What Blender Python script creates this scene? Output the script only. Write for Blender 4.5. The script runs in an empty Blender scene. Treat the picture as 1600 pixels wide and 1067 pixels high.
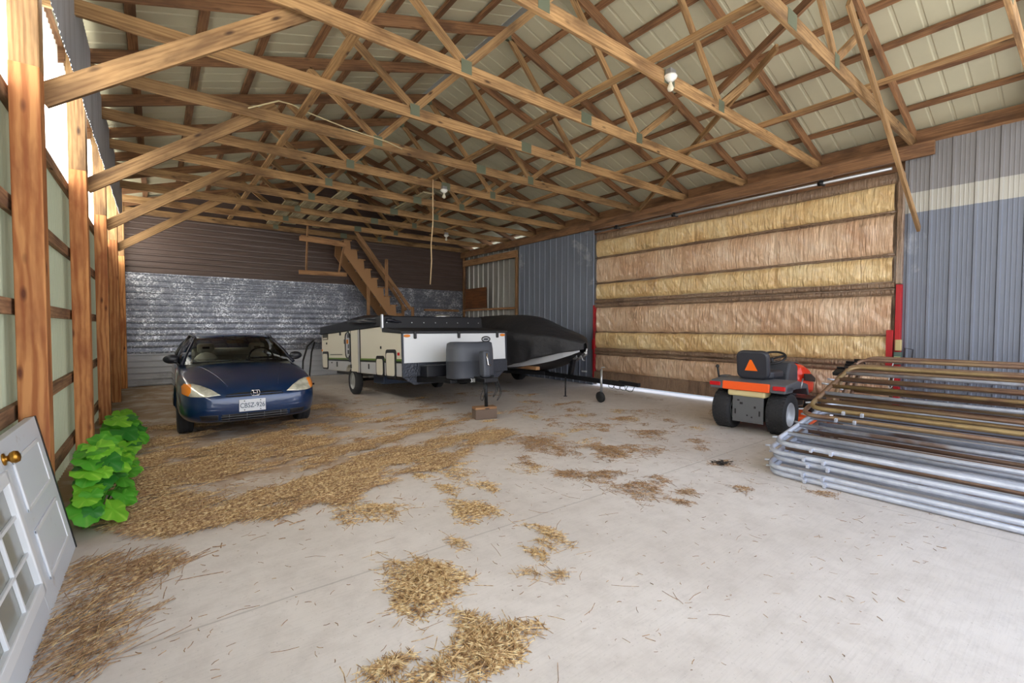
import bpy, bmesh, math, random
from mathutils import Vector, Matrix, noise
R = math.radians
random.seed(7)
S = bpy.context.scene
C = bpy.context.collection

# ------------------------------------------------------------------ camera
EYE = 1.447
cam_d = bpy.data.cameras.new('camera'); cam = bpy.data.objects.new('camera', cam_d); C.objects.link(cam)
cam_d.sensor_width = 36.0; cam_d.lens = 36.0 * 715.8 / 1600.0; cam_d.clip_start = 0.05
yaw, pitch, roll = R(37.83), R(-1.78), R(0.145)
fwd = Vector((math.sin(yaw) * math.cos(pitch), math.cos(yaw) * math.cos(pitch), math.sin(pitch)))
rgt = Vector((math.cos(yaw), -math.sin(yaw), 0)); upv = rgt.cross(fwd)
r2 = math.cos(roll) * rgt + math.sin(roll) * upv; u2 = -math.sin(roll) * rgt + math.cos(roll) * upv
M = Matrix((r2, u2, -fwd)).transposed().to_4x4(); M.translation = (0, 0, EYE)
cam.matrix_world = M
S.camera = cam

# ------------------------------------------------------------------ light
S.view_settings.view_transform = 'Standard'; S.view_settings.look = 'None'
S.view_settings.gamma = 1.0; S.view_settings.use_curve_mapping = False
S.view_settings.exposure = 1.3
W = bpy.data.worlds.new('sky'); S.world = W; W.use_nodes = True
wn = W.node_tree.nodes; wl = W.node_tree.links
bg = wn['Background']
tc = wn.new('ShaderNodeTexCoord'); sx = wn.new('ShaderNodeSeparateXYZ'); wl.new(tc.outputs['Generated'], sx.inputs[0])
rp = wn.new('ShaderNodeValToRGB'); wl.new(sx.outputs['Z'], rp.inputs[0])
rp.color_ramp.elements[0].position = 0.0; rp.color_ramp.elements[0].color = (1.0, 0.98, 0.95, 1)
rp.color_ramp.elements[1].position = 0.7; rp.color_ramp.elements[1].color = (0.50, 0.62, 0.85, 1)
wl.new(rp.outputs[0], bg.inputs[0]); bg.inputs[1].default_value = 1.5
sun_d = bpy.data.lights.new('sun', 'SUN'); sun_d.energy = 15.0; sun_d.angle = R(3); sun_d.color = (1.0, 0.95, 0.88)
sun = bpy.data.objects.new('sun', sun_d); C.objects.link(sun)
sd = Vector((0.76, 0.10, -0.64)).normalized()            # comes from the left, over the left eave
sun.rotation_euler = sd.to_track_quat('-Z', 'Y').to_euler(); sun.location = (-12, -2, 14)

# ------------------------------------------------------------------ helpers
def V(*a): return Vector(a)
class MB:
    def __init__(self):
        self.bm = bmesh.new(); self.uv = self.bm.loops.layers.uv.new('UVMap'); self.mi = 0; self.sm = False
    def face(self, vs, uvs=None):
        try: f = self.bm.faces.new(vs)
        except ValueError: return None
        f.material_index = self.mi; f.smooth = self.sm
        if uvs:
            for l, q in zip(f.loops, uvs): l[self.uv].uv = q
        return f
    def vert(self, p): return self.bm.verts.new(p)
    def frame_box(self, o, ax, ay, az, L, w, h):
        """box centred at o with axes ax (length L), ay (w), az (h); uv runs along the length"""
        ax, ay, az = Vector(ax).normalized(), Vector(ay).normalized(), Vector(az).normalized()
        v = {}
        for i in (-1, 1):
            for j in (-1, 1):
                for k in (-1, 1): v[i, j, k] = self.vert(Vector(o) + ax * (i * L / 2) + ay * (j * w / 2) + az * (k * h / 2))
        ou = random.uniform(0, 40); ov = random.uniform(0, 40)
        def q(keys, du, dv, off):
            uvs = []
            for k in keys:
                a = k[0] * L / 2
                b = k[1] * w / 2 if dv == 1 else k[2] * h / 2
                if du != 0: a = k[1] * w / 2 * 0.2; b = k[2] * h / 2
                uvs.append((ou + a, ov + off + b))
            self.face([v[k] for k in keys], uvs)
        q([(-1, -1, 1), (1, -1, 1), (1, 1, 1), (-1, 1, 1)], 0, 1, 0)
        q([(-1, 1, -1), (1, 1, -1), (1, -1, -1), (-1, -1, -1)], 0, 1, .37)
        q([(-1, -1, -1), (1, -1, -1), (1, -1, 1), (-1, -1, 1)], 0, 2, .71)
        q([(-1, 1, 1), (1, 1, 1), (1, 1, -1), (-1, 1, -1)], 0, 2, 1.13)
        q([(1, -1, -1), (1, 1, -1), (1, 1, 1), (1, -1, 1)], 1, 0, 1.5)
        q([(-1, -1, 1), (-1, 1, 1), (-1, 1, -1), (-1, -1, -1)], 1, 0, 1.9)
        return self
    def beam(self, p0, p1, w, h, up=(0, 0, 1)):
        p0, p1 = Vector(p0), Vector(p1); d = p1 - p0; a = d.normalized(); u = Vector(up)
        s = a.cross(u).normalized(); u = s.cross(a)
        return self.frame_box((p0 + p1) / 2, a, s, u, d.length, w, h)
    def box(self, x0, x1, y0, y1, z0, z1):
        s = [x1 - x0, y1 - y0, z1 - z0]; o = ((x0 + x1) / 2, (y0 + y1) / 2, (z0 + z1) / 2)
        E = [V(1, 0, 0), V(0, 1, 0), V(0, 0, 1)]; i = max(range(3), key=lambda k: s[k]); j, k = [q for q in range(3) if q != i]
        if E[i].cross(E[j]).dot(E[k]) < 0: j, k = k, j
        return self.frame_box(o, E[i], E[j], E[k], s[i], s[j], s[k])
    def tube(self, pts, r, n=8, closed=False, cap=True):
        pts = [Vector(p) for p in pts]; m = len(pts); rr = r if isinstance(r, (list, tuple)) else [r] * m
        rings = []; prev = None; L = 0
        for i in range(m):
            if closed: t = pts[(i + 1) % m] - pts[i - 1]
            else: t = pts[min(i + 1, m - 1)] - pts[max(i - 1, 0)]
            t.normalize()
            if prev is None:
                a = t.orthogonal().normalized()
            else:
                a = (prev - t * prev.dot(t))
                a = a.normalized() if a.length > 1e-6 else t.orthogonal().normalized()
            prev = a; b = t.cross(a)
            rings.append([self.vert(pts[i] + (a * math.cos(2 * math.pi * k / n) + b * math.sin(2 * math.pi * k / n)) * rr[i]) for k in range(n)])
        sm = self.sm; self.sm = True
        us = [0]
        for i in range(1, m): us.append(us[-1] + (pts[i] - pts[i - 1]).length)
        for i in range(m if closed else m - 1):
            A, B = rings[i], rings[(i + 1) % m]; u0 = us[i]; u1 = us[i + 1] if i + 1 < m else us[i] + .1
            for k in range(n):
                self.face([A[k], A[(k + 1) % n], B[(k + 1) % n], B[k]], [(u0, k * .1), (u0, k * .1 + .1), (u1, k * .1 + .1), (u1, k * .1)])
        self.sm = False
        if cap and not closed:
            self.face(list(reversed(rings[0]))); self.face(rings[-1])
        self.sm = sm
        return self
    def lathe(self, prof, o=(0, 0, 0), axis=(0, 0, 1), n=24, smooth=True, cap=True):
        """prof: list of (radius, height along the axis)"""
        ax = Vector(axis).normalized(); a = ax.orthogonal().normalized(); b = ax.cross(a); o = Vector(o)
        rings = []
        for r, h in prof:
            rings.append([self.vert(o + ax * h + (a * math.cos(2 * math.pi * k / n) + b * math.sin(2 * math.pi * k / n)) * max(r, 1e-4)) for k in range(n)])
        sm = self.sm; self.sm = smooth
        for A, B in zip(rings, rings[1:]):
            for k in range(n): self.face([A[k], A[(k + 1) % n], B[(k + 1) % n], B[k]])
        self.sm = False
        if cap: self.face(list(reversed(rings[0]))); self.face(rings[-1])
        self.sm = sm
        return self
    def prism(self, outline, o, ax, ay, depth):
        """2-D outline in the plane (ax, ay) at o, extruded by depth along ax x ay"""
        ax, ay = Vector(ax), Vector(ay); nz = ax.cross(ay).normalized() * depth; o = Vector(o)
        A = [self.vert(o + ax * x + ay * y) for x, y in outline]; B = [self.vert(v.co + nz) for v in A]
        n = len(A); self.face(list(reversed(A))); self.face(B)
        for i in range(n): self.face([A[i], A[(i + 1) % n], B[(i + 1) % n], B[i]])
        return self
    def grid(self, fn, nu, nv, smooth=True, closed_u=False, uvs=None):
        """fn(i, j) -> point"""
        P = [[self.vert(fn(i, j)) for j in range(nv)] for i in range(nu)]
        sm = self.sm; self.sm = smooth
        for i in range(nu if closed_u else nu - 1):
            for j in range(nv - 1):
                k = (i + 1) % nu
                self.face([P[i][j], P[k][j], P[k][j + 1], P[i][j + 1]], [uvs(a, b) for a, b in ((i, j), (i + 1, j), (i + 1, j + 1), (i, j + 1))] if uvs else None)
        self.sm = sm
        return P
    def ball(self, o, rx, ry=None, rz=None, n=12, m=8):
        ry = ry or rx; rz = rz or rx; o = Vector(o)
        P = [[self.vert(o + V(rx * math.sin(math.pi * (j + .02) / (m + .04)) * math.cos(2 * math.pi * i / n), ry * math.sin(math.pi * (j + .02) / (m + .04)) * math.sin(2 * math.pi * i / n), -rz * math.cos(math.pi * (j + .02) / (m + .04)))) for j in range(m + 1)] for i in range(n)]
        sm = self.sm; self.sm = True
        for i in range(n):
            for j in range(m): self.face([P[i][j], P[(i + 1) % n][j], P[(i + 1) % n][j + 1], P[i][j + 1]])
        self.sm = sm
        return self
    def build(self, name, mats, parent=None, bevel=0, sub=0, label=None, cat=None, group=None, kind=None):
        bmesh.ops.recalc_face_normals(self.bm, faces=self.bm.faces[:])
        me = bpy.data.meshes.new(name); self.bm.to_mesh(me); self.bm.free()
        for m in (mats if isinstance(mats, (list, tuple)) else [mats]): me.materials.append(m)
        o = bpy.data.objects.new(name, me); C.objects.link(o)
        if parent: o.parent = parent
        if bevel:
            b = o.modifiers.new('bevel', 'BEVEL'); b.width = bevel; b.segments = 2; b.limit_method = 'ANGLE'; b.angle_limit = R(40)
        if sub:
            s = o.modifiers.new('subdivision', 'SUBSURF'); s.levels = sub; s.render_levels = sub
        tag(o, label, cat, group, kind)
        return o
def tag(o, label=None, cat=None, group=None, kind=None):
    if label: o['label'] = label
    if cat: o['category'] = cat
    if group: o['group'] = group
    if kind: o['kind'] = kind
    return o
def empty(name, loc, label, cat, rz=0, group=None, rx=0):
    o = bpy.data.objects.new(name, None); C.objects.link(o); o.location = loc; o.rotation_euler = (rx, 0, rz)
    o.empty_display_size = .1
    return tag(o, label, cat, group)
def kids(o): return [c for c in C.objects if c.parent == o]
def copy_tree(o, parent=None):
    c = o.copy(); C.objects.link(c)
    if parent: c.parent = parent
    for ch in kids(o): copy_tree(ch, c)
    return c

# ------------------------------------------------------------------ materials
def lin(r, g, b):
    f = lambda c: (c / 255) / 12.92 if c <= 10 else (((c / 255) + .055) / 1.055) ** 2.4
    return (f(r), f(g), f(b), 1)
class Mat:
    def __init__(self, name, col=(.5, .5, .5, 1), rough=.6, metal=0, **kw):
        self.m = bpy.data.materials.new(name); self.m.use_nodes = True; self.nt = self.m.node_tree
        self.b = self.nt.nodes['Principled BSDF']
        self.b.inputs['Base Color'].default_value = col; self.b.inputs['Roughness'].default_value = rough; self.b.inputs['Metallic'].default_value = metal
        for k, v in kw.items(): self.b.inputs[k.replace('_', ' ')].default_value = v
    def n(self, t, **kw):
        x = self.nt.nodes.new('ShaderNode' + t)
        for k, v in kw.items(): setattr(x, k, v)
        return x
    def l(self, a, b): self.nt.links.new(a, b)
    def coord(self, kind='Object', scale=(1, 1, 1), rnd=False):
        t = self.n('TexCoord'); mp = self.n('Mapping'); mp.inputs['Scale'].default_value = scale
        self.l(t.outputs[kind], mp.inputs[0])
        if rnd:
            oi = self.n('ObjectInfo'); mm = self.n('Math', operation='MULTIPLY'); mm.inputs[1].default_value = 37.0
            self.l(oi.outputs['Random'], mm.inputs[0]); cb = self.n('CombineXYZ')
            for i in range(3): self.l(mm.outputs[0], cb.inputs[i])
            self.l(cb.outputs[0], mp.inputs['Location'])
        return mp.outputs[0]
    def noise(self, vec, scale=5, detail=4, rough=.55, dist=0):
        x = self.n('TexNoise'); x.inputs['Scale'].default_value = scale; x.inputs['Detail'].default_value = detail
        x.inputs['Roughness'].default_value = rough; x.inputs['Distortion'].default_value = dist
        if vec: self.l(vec, x.inputs['Vector'])
        return x.outputs['Fac']
    def vor(self, vec, scale=5, feat='F1', out='Distance'):
        x = self.n('TexVoronoi', feature=feat); x.inputs['Scale'].default_value = scale; self.l(vec, x.inputs['Vector']); return x.outputs[out]
    def ramp(self, fac, *st):
        x = self.n('ValToRGB'); e = x.color_ramp.elements
        while len(e) > 1: e.remove(e[-1])
        e[0].position, e[0].color = st[0]
        for p, c in st[1:]:
            q = e.new(p); q.color = c
        self.l(fac, x.inputs[0]); return x.outputs[0]
    def mix(self, fac, a, b, mode='MIX'):
        x = self.n('Mix', data_type='RGBA', blend_type=mode)
        for s, v in ((x.inputs[0], fac), (x.inputs[6], a), (x.inputs[7], b)):
            if isinstance(v, (int, float)): s.default_value = v
            elif isinstance(v, tuple): s.default_value = v
            else: self.l(v, s)
        return x.outputs[2]
    def math(self, op, a, b=0.0):
        x = self.n('Math', operation=op)
        for i, v in enumerate((a, b)):
            if isinstance(v, (int, float)): x.inputs[i].default_value = v
            else: self.l(v, x.inputs[i])
        return x.outputs[0]
    def color(self, s): self.l(s, self.b.inputs['Base Color']); return self
    def roughness(self, s): self.l(s, self.b.inputs['Roughness']); return self
    def bump(self, h, strength=.3, dist=.01):
        x = self.n('Bump'); x.inputs['Strength'].default_value = strength; x.inputs['Distance'].default_value = dist
        self.l(h, x.inputs['Height']); self.l(x.outputs[0], self.b.inputs['Normal']); return self
G = lambda v: (v, v, v, 1)
def wood(name, light, dark, stain, knots=1.0, vs=1.0, wv=.12):
    m = Mat(name, rough=.75)
    uv = m.coord('UV', (1, 1, 1), True)
    mp = m.n('Mapping'); mp.inputs['Scale'].default_value = (1.1, 26 * vs, 1); m.l(uv, mp.inputs[0])
    g = m.noise(mp.outputs[0], 1.6, 6, .6, .6)
    mp2 = m.n('Mapping'); mp2.inputs['Scale'].default_value = (1.4, 5.5, 1); m.l(uv, mp2.inputs[0])
    st = m.noise(mp2.outputs[0], 1.0, 4, .6, .3)
    mp3 = m.n('Mapping'); mp3.inputs['Scale'].default_value = (2.5, 7.5, 1); m.l(uv, mp3.inputs[0])
    kn = m.vor(mp3.outputs[0], 1.0)
    mp4 = m.n('Mapping'); mp4.inputs['Scale'].default_value = (.5, 5 * vs, 1); m.l(uv, mp4.inputs[0])
    wt = m.n('TexWave', bands_direction='Y'); wt.inputs['Scale'].default_value = 2.2; wt.inputs['Distortion'].default_value = 7; wt.inputs['Detail'].default_value = 3; wt.inputs['Detail Scale'].default_value = 1.1
    m.l(mp4.outputs[0], wt.inputs['Vector']); g2 = m.math('ADD', m.math('MULTIPLY', g, 1 - wv), m.math('MULTIPLY', wt.outputs['Fac'], wv))
    c = m.ramp(g2, (.34, dark), (.58, light))
    c = m.mix(m.ramp(st, (.44, G(0)), (.66, G(.8))), c, stain)
    c = m.mix(m.ramp(kn, (.05, G(.95 * knots)), (.15, G(0))), c, (stain[0] * .4, stain[1] * .33, stain[2] * .3, 1))
    oi = m.n('ObjectInfo'); hs = m.n('HueSaturation'); mr = m.n('MapRange'); mr.inputs[3].default_value = .78; mr.inputs[4].default_value = 1.18
    m.l(oi.outputs['Random'], mr.inputs[0]); m.l(mr.outputs[0], hs.inputs['Value']); m.l(c, hs.inputs['Color'])
    m.color(hs.outputs[0]).bump(g2, .3, .004)
    return m.m
WOOD = wood('truss_lumber', lin(182, 144, 98), lin(138, 102, 64), lin(98, 70, 44))
PURL = wood('purlin_lumber', lin(158, 116, 80), lin(122, 84, 56), lin(88, 60, 42), .5)
POST = wood('post_lumber', lin(214, 150, 92), lin(172, 104, 56), lin(150, 84, 46), 1.0, .55, .26)
GIRT = wood('girt_lumber', lin(176, 138, 104), lin(132, 96, 70), lin(98, 72, 56))
STAIR = wood('stair_lumber', lin(184, 140, 98), lin(150, 108, 72), lin(120, 84, 56), .4)
PALE = wood('pale_plank', lin(206, 196, 160), lin(170, 156, 120), lin(130, 112, 84), .4)
PLY = wood('brown_board', lin(128, 78, 40), lin(100, 58, 28), lin(84, 50, 26), .1, .3)

def steel(name, base, rough=.45, metal=.3, patches=None, amt=.5, streak=None, ss=(6, 6, .5)):
    m = Mat(name, base, rough, metal); c = m.coord('Object')
    n1 = m.noise(c, 1.3, 5, .6)
    col = m.mix(m.ramp(n1, (.35, G(0)), (.7, G(.35))), base, (base[0] * .72, base[1] * .72, base[2] * .72, 1))
    if patches:
        n2 = m.noise(c, 1.1, 7, .62, .4); col = m.mix(m.ramp(n2, (.60, G(0)), (.66, G(amt))), col, patches)
    if streak:
        mp = m.n('Mapping'); mp.inputs['Scale'].default_value = ss; m.l(c, mp.inputs[0])
        n3 = m.noise(mp.outputs[0], 2, 4); col = m.mix(m.ramp(n3, (.45, G(0)), (.75, G(.5))), col, streak)
    m.color(col)
    return m
ROOF = steel('roof_steel_underside', lin(204, 199, 172), .55, .0).m
BLUE = steel('blue_grey_steel', lin(116, 122, 136), .5, .15, lin(170, 174, 182), .55).m
SPECK = steel('speckled_grey_steel', lin(128, 126, 128), .5, .15).m
GALVB = steel('galvanized_band', lin(176, 174, 168), .4, .4).m
BROWN = steel('brown_steel', lin(92, 76, 70), .42, .1, None, 0, lin(116, 100, 96), (.5, .5, 9)).m
LOWW = steel('white_steel_panel', lin(196, 200, 210), .5, .05, lin(150, 152, 160), .4).m
def spangle():
    m = Mat('galvanized_spangle', rough=.38, metal=.55); c = m.coord('Object', (1, 1, 1))
    v = m.vor(c, 38, 'F1', 'Color'); sp = m.n('SeparateColor'); m.l(v, sp.inputs[0])
    big = m.noise(c, 3.0, 5, .65)
    a = m.math('MULTIPLY', sp.outputs[0], m.ramp(big, (.38, G(.25)), (.62, G(1.0))))
    m.color(m.ramp(a, (.0, lin(112, 116, 128)), (.45, lin(150, 154, 166)), (.8, lin(226, 230, 238)))); return m.m
SPANG = spangle()
def light_panel():
    m = Mat('translucent_light_panel'); nt = m.nt
    tr = m.n('BsdfTranslucent'); tr.inputs[0].default_value = (.93, .93, .88, 1)
    df = m.n('BsdfDiffuse'); df.inputs[0].default_value = (.8, .8, .78, 1)
    mx = m.n('MixShader'); mx.inputs[0].default_value = .25
    m.l(tr.outputs[0], mx.inputs[1]); m.l(df.outputs[0], mx.inputs[2]); m.l(mx.outputs[0], nt.nodes['Material Output'].inputs[0])
    return m.m
LIGHTP = light_panel()
def green_panel():
    m = Mat('pale_green_panel', lin(172, 180, 158), .5); tr = m.n('BsdfTranslucent'); tr.inputs[0].default_value = lin(196, 202, 176); mx = m.n('MixShader'); mx.inputs[0].default_value = .015
    m.l(m.b.outputs[0], mx.inputs[1]); m.l(tr.outputs[0], mx.inputs[2]); m.l(mx.outputs[0], m.nt.nodes['Material Output'].inputs[0]); return m.m
GREEN = green_panel()
def concrete():
    m = Mat('concrete_slab', rough=.8); c = m.coord('Object')
    n1 = m.noise(c, .55, 6, .6); n2 = m.noise(c, 6, 6, .7); n3 = m.noise(c, 60, 3, .6)
    mp = m.n('Mapping'); mp.inputs['Rotation'].default_value = (0, 0, .55); mp.inputs['Scale'].default_value = (1.2, 22, 1); m.l(c, mp.inputs[0])
    br = m.noise(mp.outputs[0], 4, 4, .6)
    col = m.ramp(n1, (.3, lin(190, 181, 173)), (.55, lin(208, 200, 193)), (.75, lin(216, 209, 203)))
    col = m.mix(m.ramp(n2, (.45, G(0)), (.75, G(.45))), col, lin(168, 158, 150))
    col = m.mix(m.ramp(br, (.5, G(0)), (.8, G(.22))), col, lin(150, 142, 136))
    col = m.mix(m.ramp(n3, (.62, G(0)), (.74, G(.5))), col, lin(140, 130, 122))
    sp = m.noise(c, 1.7, 2, .5); col = m.mix(m.ramp(sp, (.70, G(0)), (.78, G(.5))), col, lin(140, 128, 122))
    wv = m.noise(c, 2.5, 4, .6); sj = m.n('SeparateXYZ'); m.l(c, sj.inputs[0])
    for ang, off, per, w_ in ((0.0, 2.64, 6.1, .004), (1.5708, 4.6, 6.1, .0035)):          # faint saw-cut joints
        q = m.math('ADD', m.math('MULTIPLY', sj.outputs[0], math.sin(ang)), m.math('MULTIPLY', sj.outputs[1], math.cos(ang)))
        q = m.math('ADD', q, m.math('MULTIPLY', wv, .02)); q = m.math('ABSOLUTE', m.math('SUBTRACT', m.math('PINGPONG', m.math('SUBTRACT', q, off), per), 0.0))
        col = m.mix(m.ramp(q, (w_, G(.4)), (w_ * 2.2, G(0))), col, lin(128, 120, 112))
    # brown chaff ground into the slab on the left and towards the back
    sp = m.n('SeparateXYZ'); m.l(c, sp.inputs[0])
    fx = m.ramp(m.math('MULTIPLY', sp.outputs[0], .1), (.10, G(1)), (.46, G(0)))
    fy = m.ramp(m.math('MULTIPLY', sp.outputs[1], .1), (.36, G(0)), (.50, G(1)))
    cn = m.noise(c, 2.2, 6, .65, .3)
    k = m.math('MULTIPLY', m.math('MULTIPLY', fx, fy), m.ramp(cn, (.34, G(.1)), (.56, G(.85))))
    col = m.mix(k, col, lin(150, 118, 84))
    m.color(col).bump(m.math('ADD', br, m.math('MULTIPLY', n2, .6)), .18, .006)
    return m.m
CONC = concrete()
GRAV = steel('outside_gravel', lin(140, 141, 138), .9, 0).m
ZINC = steel('zinc_plate', lin(112, 118, 98), .5, .3).m
RUB = Mat('rubber', lin(34, 34, 36), .75).m
TYRE = Mat('tyre_rubber', lin(44, 44, 47), .8).m
BLACK = Mat('black_plastic', lin(26, 26, 30), .5).m
BLKM = Mat('black_painted_steel', lin(24, 25, 30), .4, .2).m
CHROME = Mat('chrome', (.75, .75, .77, 1), .15, 1).m
GREYM = Mat('bare_grey_metal', lin(176, 178, 182), .32, .75).m
WHITE = Mat('white_paint', lin(225, 228, 232), .45).m
BRASS = Mat('brass', lin(178, 130, 56), .28, 1).m
AMBER = Mat('amber_lens', lin(240, 140, 40), .25).m
REDL = Mat('red_lens', lin(200, 26, 34), .25).m
# ------------------------------------------------------------------ building shell
XL, XR, YB, YF = -0.76, 8.71, 14.18, -1.0
ZC = 4.082                                              # underside of the truss bottom chords
def roof_z(x): return 4.314 + .31 * (4.8 - abs(x - 4.1))   # top of the rafters
m = MB(); m.face([m.vert(p) for p in ((XL - .2, YF - .6, 0), (9.0, YF - .6, 0), (9.0, YB + .1, 0), (XL - .2, YB + .1, 0))])
m.build('floor', CONC, kind='structure')
m = MB(); m.face([m.vert(p) for p in ((-40, -40, -.06), (50, -40, -.06), (50, 45, -.06), (-40, 45, -.06))])
m.build('ground', GRAV, kind='structure')

def ribbed(pts, a, b, smooth=False):
    """profile points (s, off) swept from vector function a(s, off) to b(s, off)"""
    m = MB(); P = [(m.vert(a(s, o)), m.vert(b(s, o))) for s, o in pts]
    for (p, q), (r, t) in zip(P, P[1:]): m.face([p, r, t, q])
    return m
def rib_profile(s0, s1, pitch=.2286, h=.018, minor=True):
    out = []; s = s0
    while s < s1:
        out += [(s, 0), (s + .012, h), (s + .036, h), (s + .048, 0)]
        if minor:
            for k in (1, 2, 3):
                q = s + .048 + k * (pitch - .048) / 4; out += [(q - .008, 0), (q - .004, .004), (q + .004, .004), (q + .008, 0)]
        s += pitch
    return [(min(s, s1), o) for s, o in out if s <= s1 + .06]
# roof sheets, ribs running up the slope (one mesh, both slopes)
m = MB()
for sgn in (-1, 1):
    pr = rib_profile(YF - .2, YB + .3, .2286, .008, False)
    P = []
    for s, o in pr:
        xe, xr = 4.1 + sgn * 5.15, 4.1 + sgn * .06
        P.append((m.vert((xe, s, roof_z(xe) + .052 + o)), m.vert((xr, s, roof_z(xr) + .052 + o))))
    for (p, q), (r, t) in zip(P, P[1:]): m.face([p, r, t, q])
m.build('ceiling', ROOF, kind='structure')
m = MB()
for sgn in (-1, 1):
    m.beam((4.1 + sgn * .1, YF - .2, roof_z(4.0) + .10), (4.1 + sgn * .1, YB + .3, roof_z(4.0) + .10), .24, .004, (sgn * .3, 0, 1))
m.build('trim_1', GREYM, kind='structure')

# left wall: pale green ribbed steel up to the top girt, translucent light panel above it
STRIP = steel('streaked_strip', lin(196, 202, 212), .45, .3, None, 0, lin(84, 88, 98), (9, 9, .3)).m
prl = [(YF + i * .1 / 8, .016 * math.sin(2 * math.pi * i / 8)) for i in range(int((YB - YF) / .1 * 8) + 4)]
ribbed(prl, lambda s, o: V(XL - o, s, 0), lambda s, o: V(XL - o, s, 2.95)).build('wall_left', GREEN, kind='structure')
ribbed(prl, lambda s, o: V(XL - o, s, 2.95), lambda s, o: V(XL - o, s, 4.30)).build('window_1', LIGHTP, kind='structure')
# corrugated metal strip hung inside the left eave
def wav(s0, s1, p=.068, h=.018, n=6):
    N = int((s1 - s0) / p * n); return [(s0 + i * p / n, h * math.sin(2 * math.pi * i / n)) for i in range(N + 1)]
ribbed(wav(3.3, 12.2), lambda s, o: V(-.50 + o * .2, s, 3.52 + .012 * math.sin(s * 9) + .008 * math.sin(s * 23)), lambda s, o: V(-.50 + o * .2, s, 4.34)).build('trim_2', STRIP, kind='structure')

# back wall: horizontal steel in three colours, each row with a lapped ledge
def rows(z0, z1, pitch=.147):
    out = []; z = z0
    while z < z1 - .02:
        t = min(z + pitch, z1); out += [(z, .0), (z + .012, .022), (z + .045, .026), (min(z + .06, t), .014), (t, .006)]; z = t
    return out
def backband(name, z0, z1, mat, x0=-.72, x1=8.9, y=YB):
    m = MB(); P = [(m.vert((x0, y - o, z)), m.vert((x1, y - o, z))) for z, o in rows(z0, z1)]
    for (p, q), (r, t) in zip(P, P[1:]): m.face([p, q, t, r])
    m.build(name, mat, kind='structure')
backband('wall_back', 0, .776, LOWW)
backband('wall_back_middle', .776, 2.715, SPANG)
backband('wall_back_upper', 2.715, 4.35, BROWN)
m = MB(); m.prism([(-.8, 4.3), (9.0, 4.3), (9.0, 4.36), (4.1, 5.95), (-.8, 4.36)], (0, YB + .03, 0), (1, 0, 0), (0, 0, 1), -.02)
m.build('wall_back_gable', BROWN, kind='structure')

# right wall
def rightband(name, y0, y1, z0, z1, mat, x=XR, sgn=1):
    pr = rib_profile(y0, y1)
    return ribbed(pr, lambda s, o: V(x - sgn * o, s, z0), lambda s, o: V(x - sgn * o, s, z1)).build(name, mat, kind='structure')
rightband('wall_right', YF, 1.83, 0, 3.12, BLUE)
rightband('wall_right_band', YF, 1.83, 3.12, 3.41, GALVB)
rightband('wall_right_top', YF, 1.83, 3.41, 4.08, SPECK)
rightband('wall_right_far', 7.86, 10.85, 0, 3.9, BLUE)
m = MB(); P = [(m.vert((8.90 - o, s, 0)), m.vert((8.90 - o, s, 4.2))) for s, o in rib_profile(10.7, YB + .5, .295, .03, False)]
for (p, q), (r, t) in zip(P, P[1:]): m.face([p, r, t, q])
m.build('wall_right_outer', GALVB, kind='structure')
m = MB(); m.box(8.88, 8.92, YF, 2.0, 0, 3.8); m.box(8.88, 8.92, 7.9, 10.7, 0, 3.8)
m.build('wall_right_cladding', GALVB, kind='structure')
MB().box(8.86, 8.92, YF, 10.7, 3.8, 4.34).build('trim_3', PURL, kind='structure')
# plain blind end of the eave on the right, and timber along the top of the wall
def timber(name, p0, p1, w, h, mat, label, cat, group=None, up=(0, 0, 1), bevel=.003):
    return MB().beam(p0, p1, w, h, up).build(name, mat, None, bevel, 0, label, cat, group)
timber('header_beam', (8.64, 1.5, 3.98), (8.64, 14.1, 3.98), .06, .19, PURL, 'long brown header beam running along the top of the right wall above the big door', 'beam')
timber('header_board', (8.58, 2.7, 3.90), (8.58, 7.9, 3.90), .04, .09, PURL, 'short second board nailed to the header beam just above the door rail', 'board')
timber('wall_plate', (8.78, YF, 4.10), (8.78, 14.1, 4.10), .14, .045, PURL, 'thin dark top plate on the right wall under the rafter ends', 'beam')

# ------------------------------------------------------------------ trusses
def truss_parts(root):
    t = .038
    MB().box(-.70, 8.90, -t / 2, t / 2, ZC, ZC + .14).build('bottom_chord', WOOD, root, .003)
    for s in (-1, 1):
        e = 4.1 + s * 4.98; u = Vector((-s * 1, 0, .31)).normalized(); nrm = Vector((s * .31, 0, 1)).normalized()
        a = V(e, 0, roof_z(e)) - nrm * .07; b = V(4.1, 0, roof_z(4.1)) - nrm * .07
        MB().frame_box((a + b) / 2, u, (0, 1, 0), nrm, (b - a).length, t, .14).build('top_chord', PURL, root, .003)
        j = V(4.1 + s * 1.47, 0, ZC + .12)
        for q in (V(4.1 + s * .06, 0, roof_z(4.1) - .16), V(4.1 + s * 2.42, 0, roof_z(4.1 + s * 2.42) - .14)):
            MB().beam(j, q, .089, t, (0, 1, 0)).build('web', WOOD, root, .002)
    P = [(4.1 - 1.47, ZC + .10), (4.1 + 1.47, ZC + .10), (4.1 + .36, ZC + .07), (4.1, roof_z(4.1) - .12)]
    for x, z in P:
        m = MB(); w = .13 if x < 4.11 or x > 4.5 else .19
        for y in (-t / 2 - .002, t / 2 + .002): m.box(x - w / 2, x + w / 2, y - .001, y + .001, z - .065, z + .075)
        m.build('joint_plate', ZINC, root)
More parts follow.
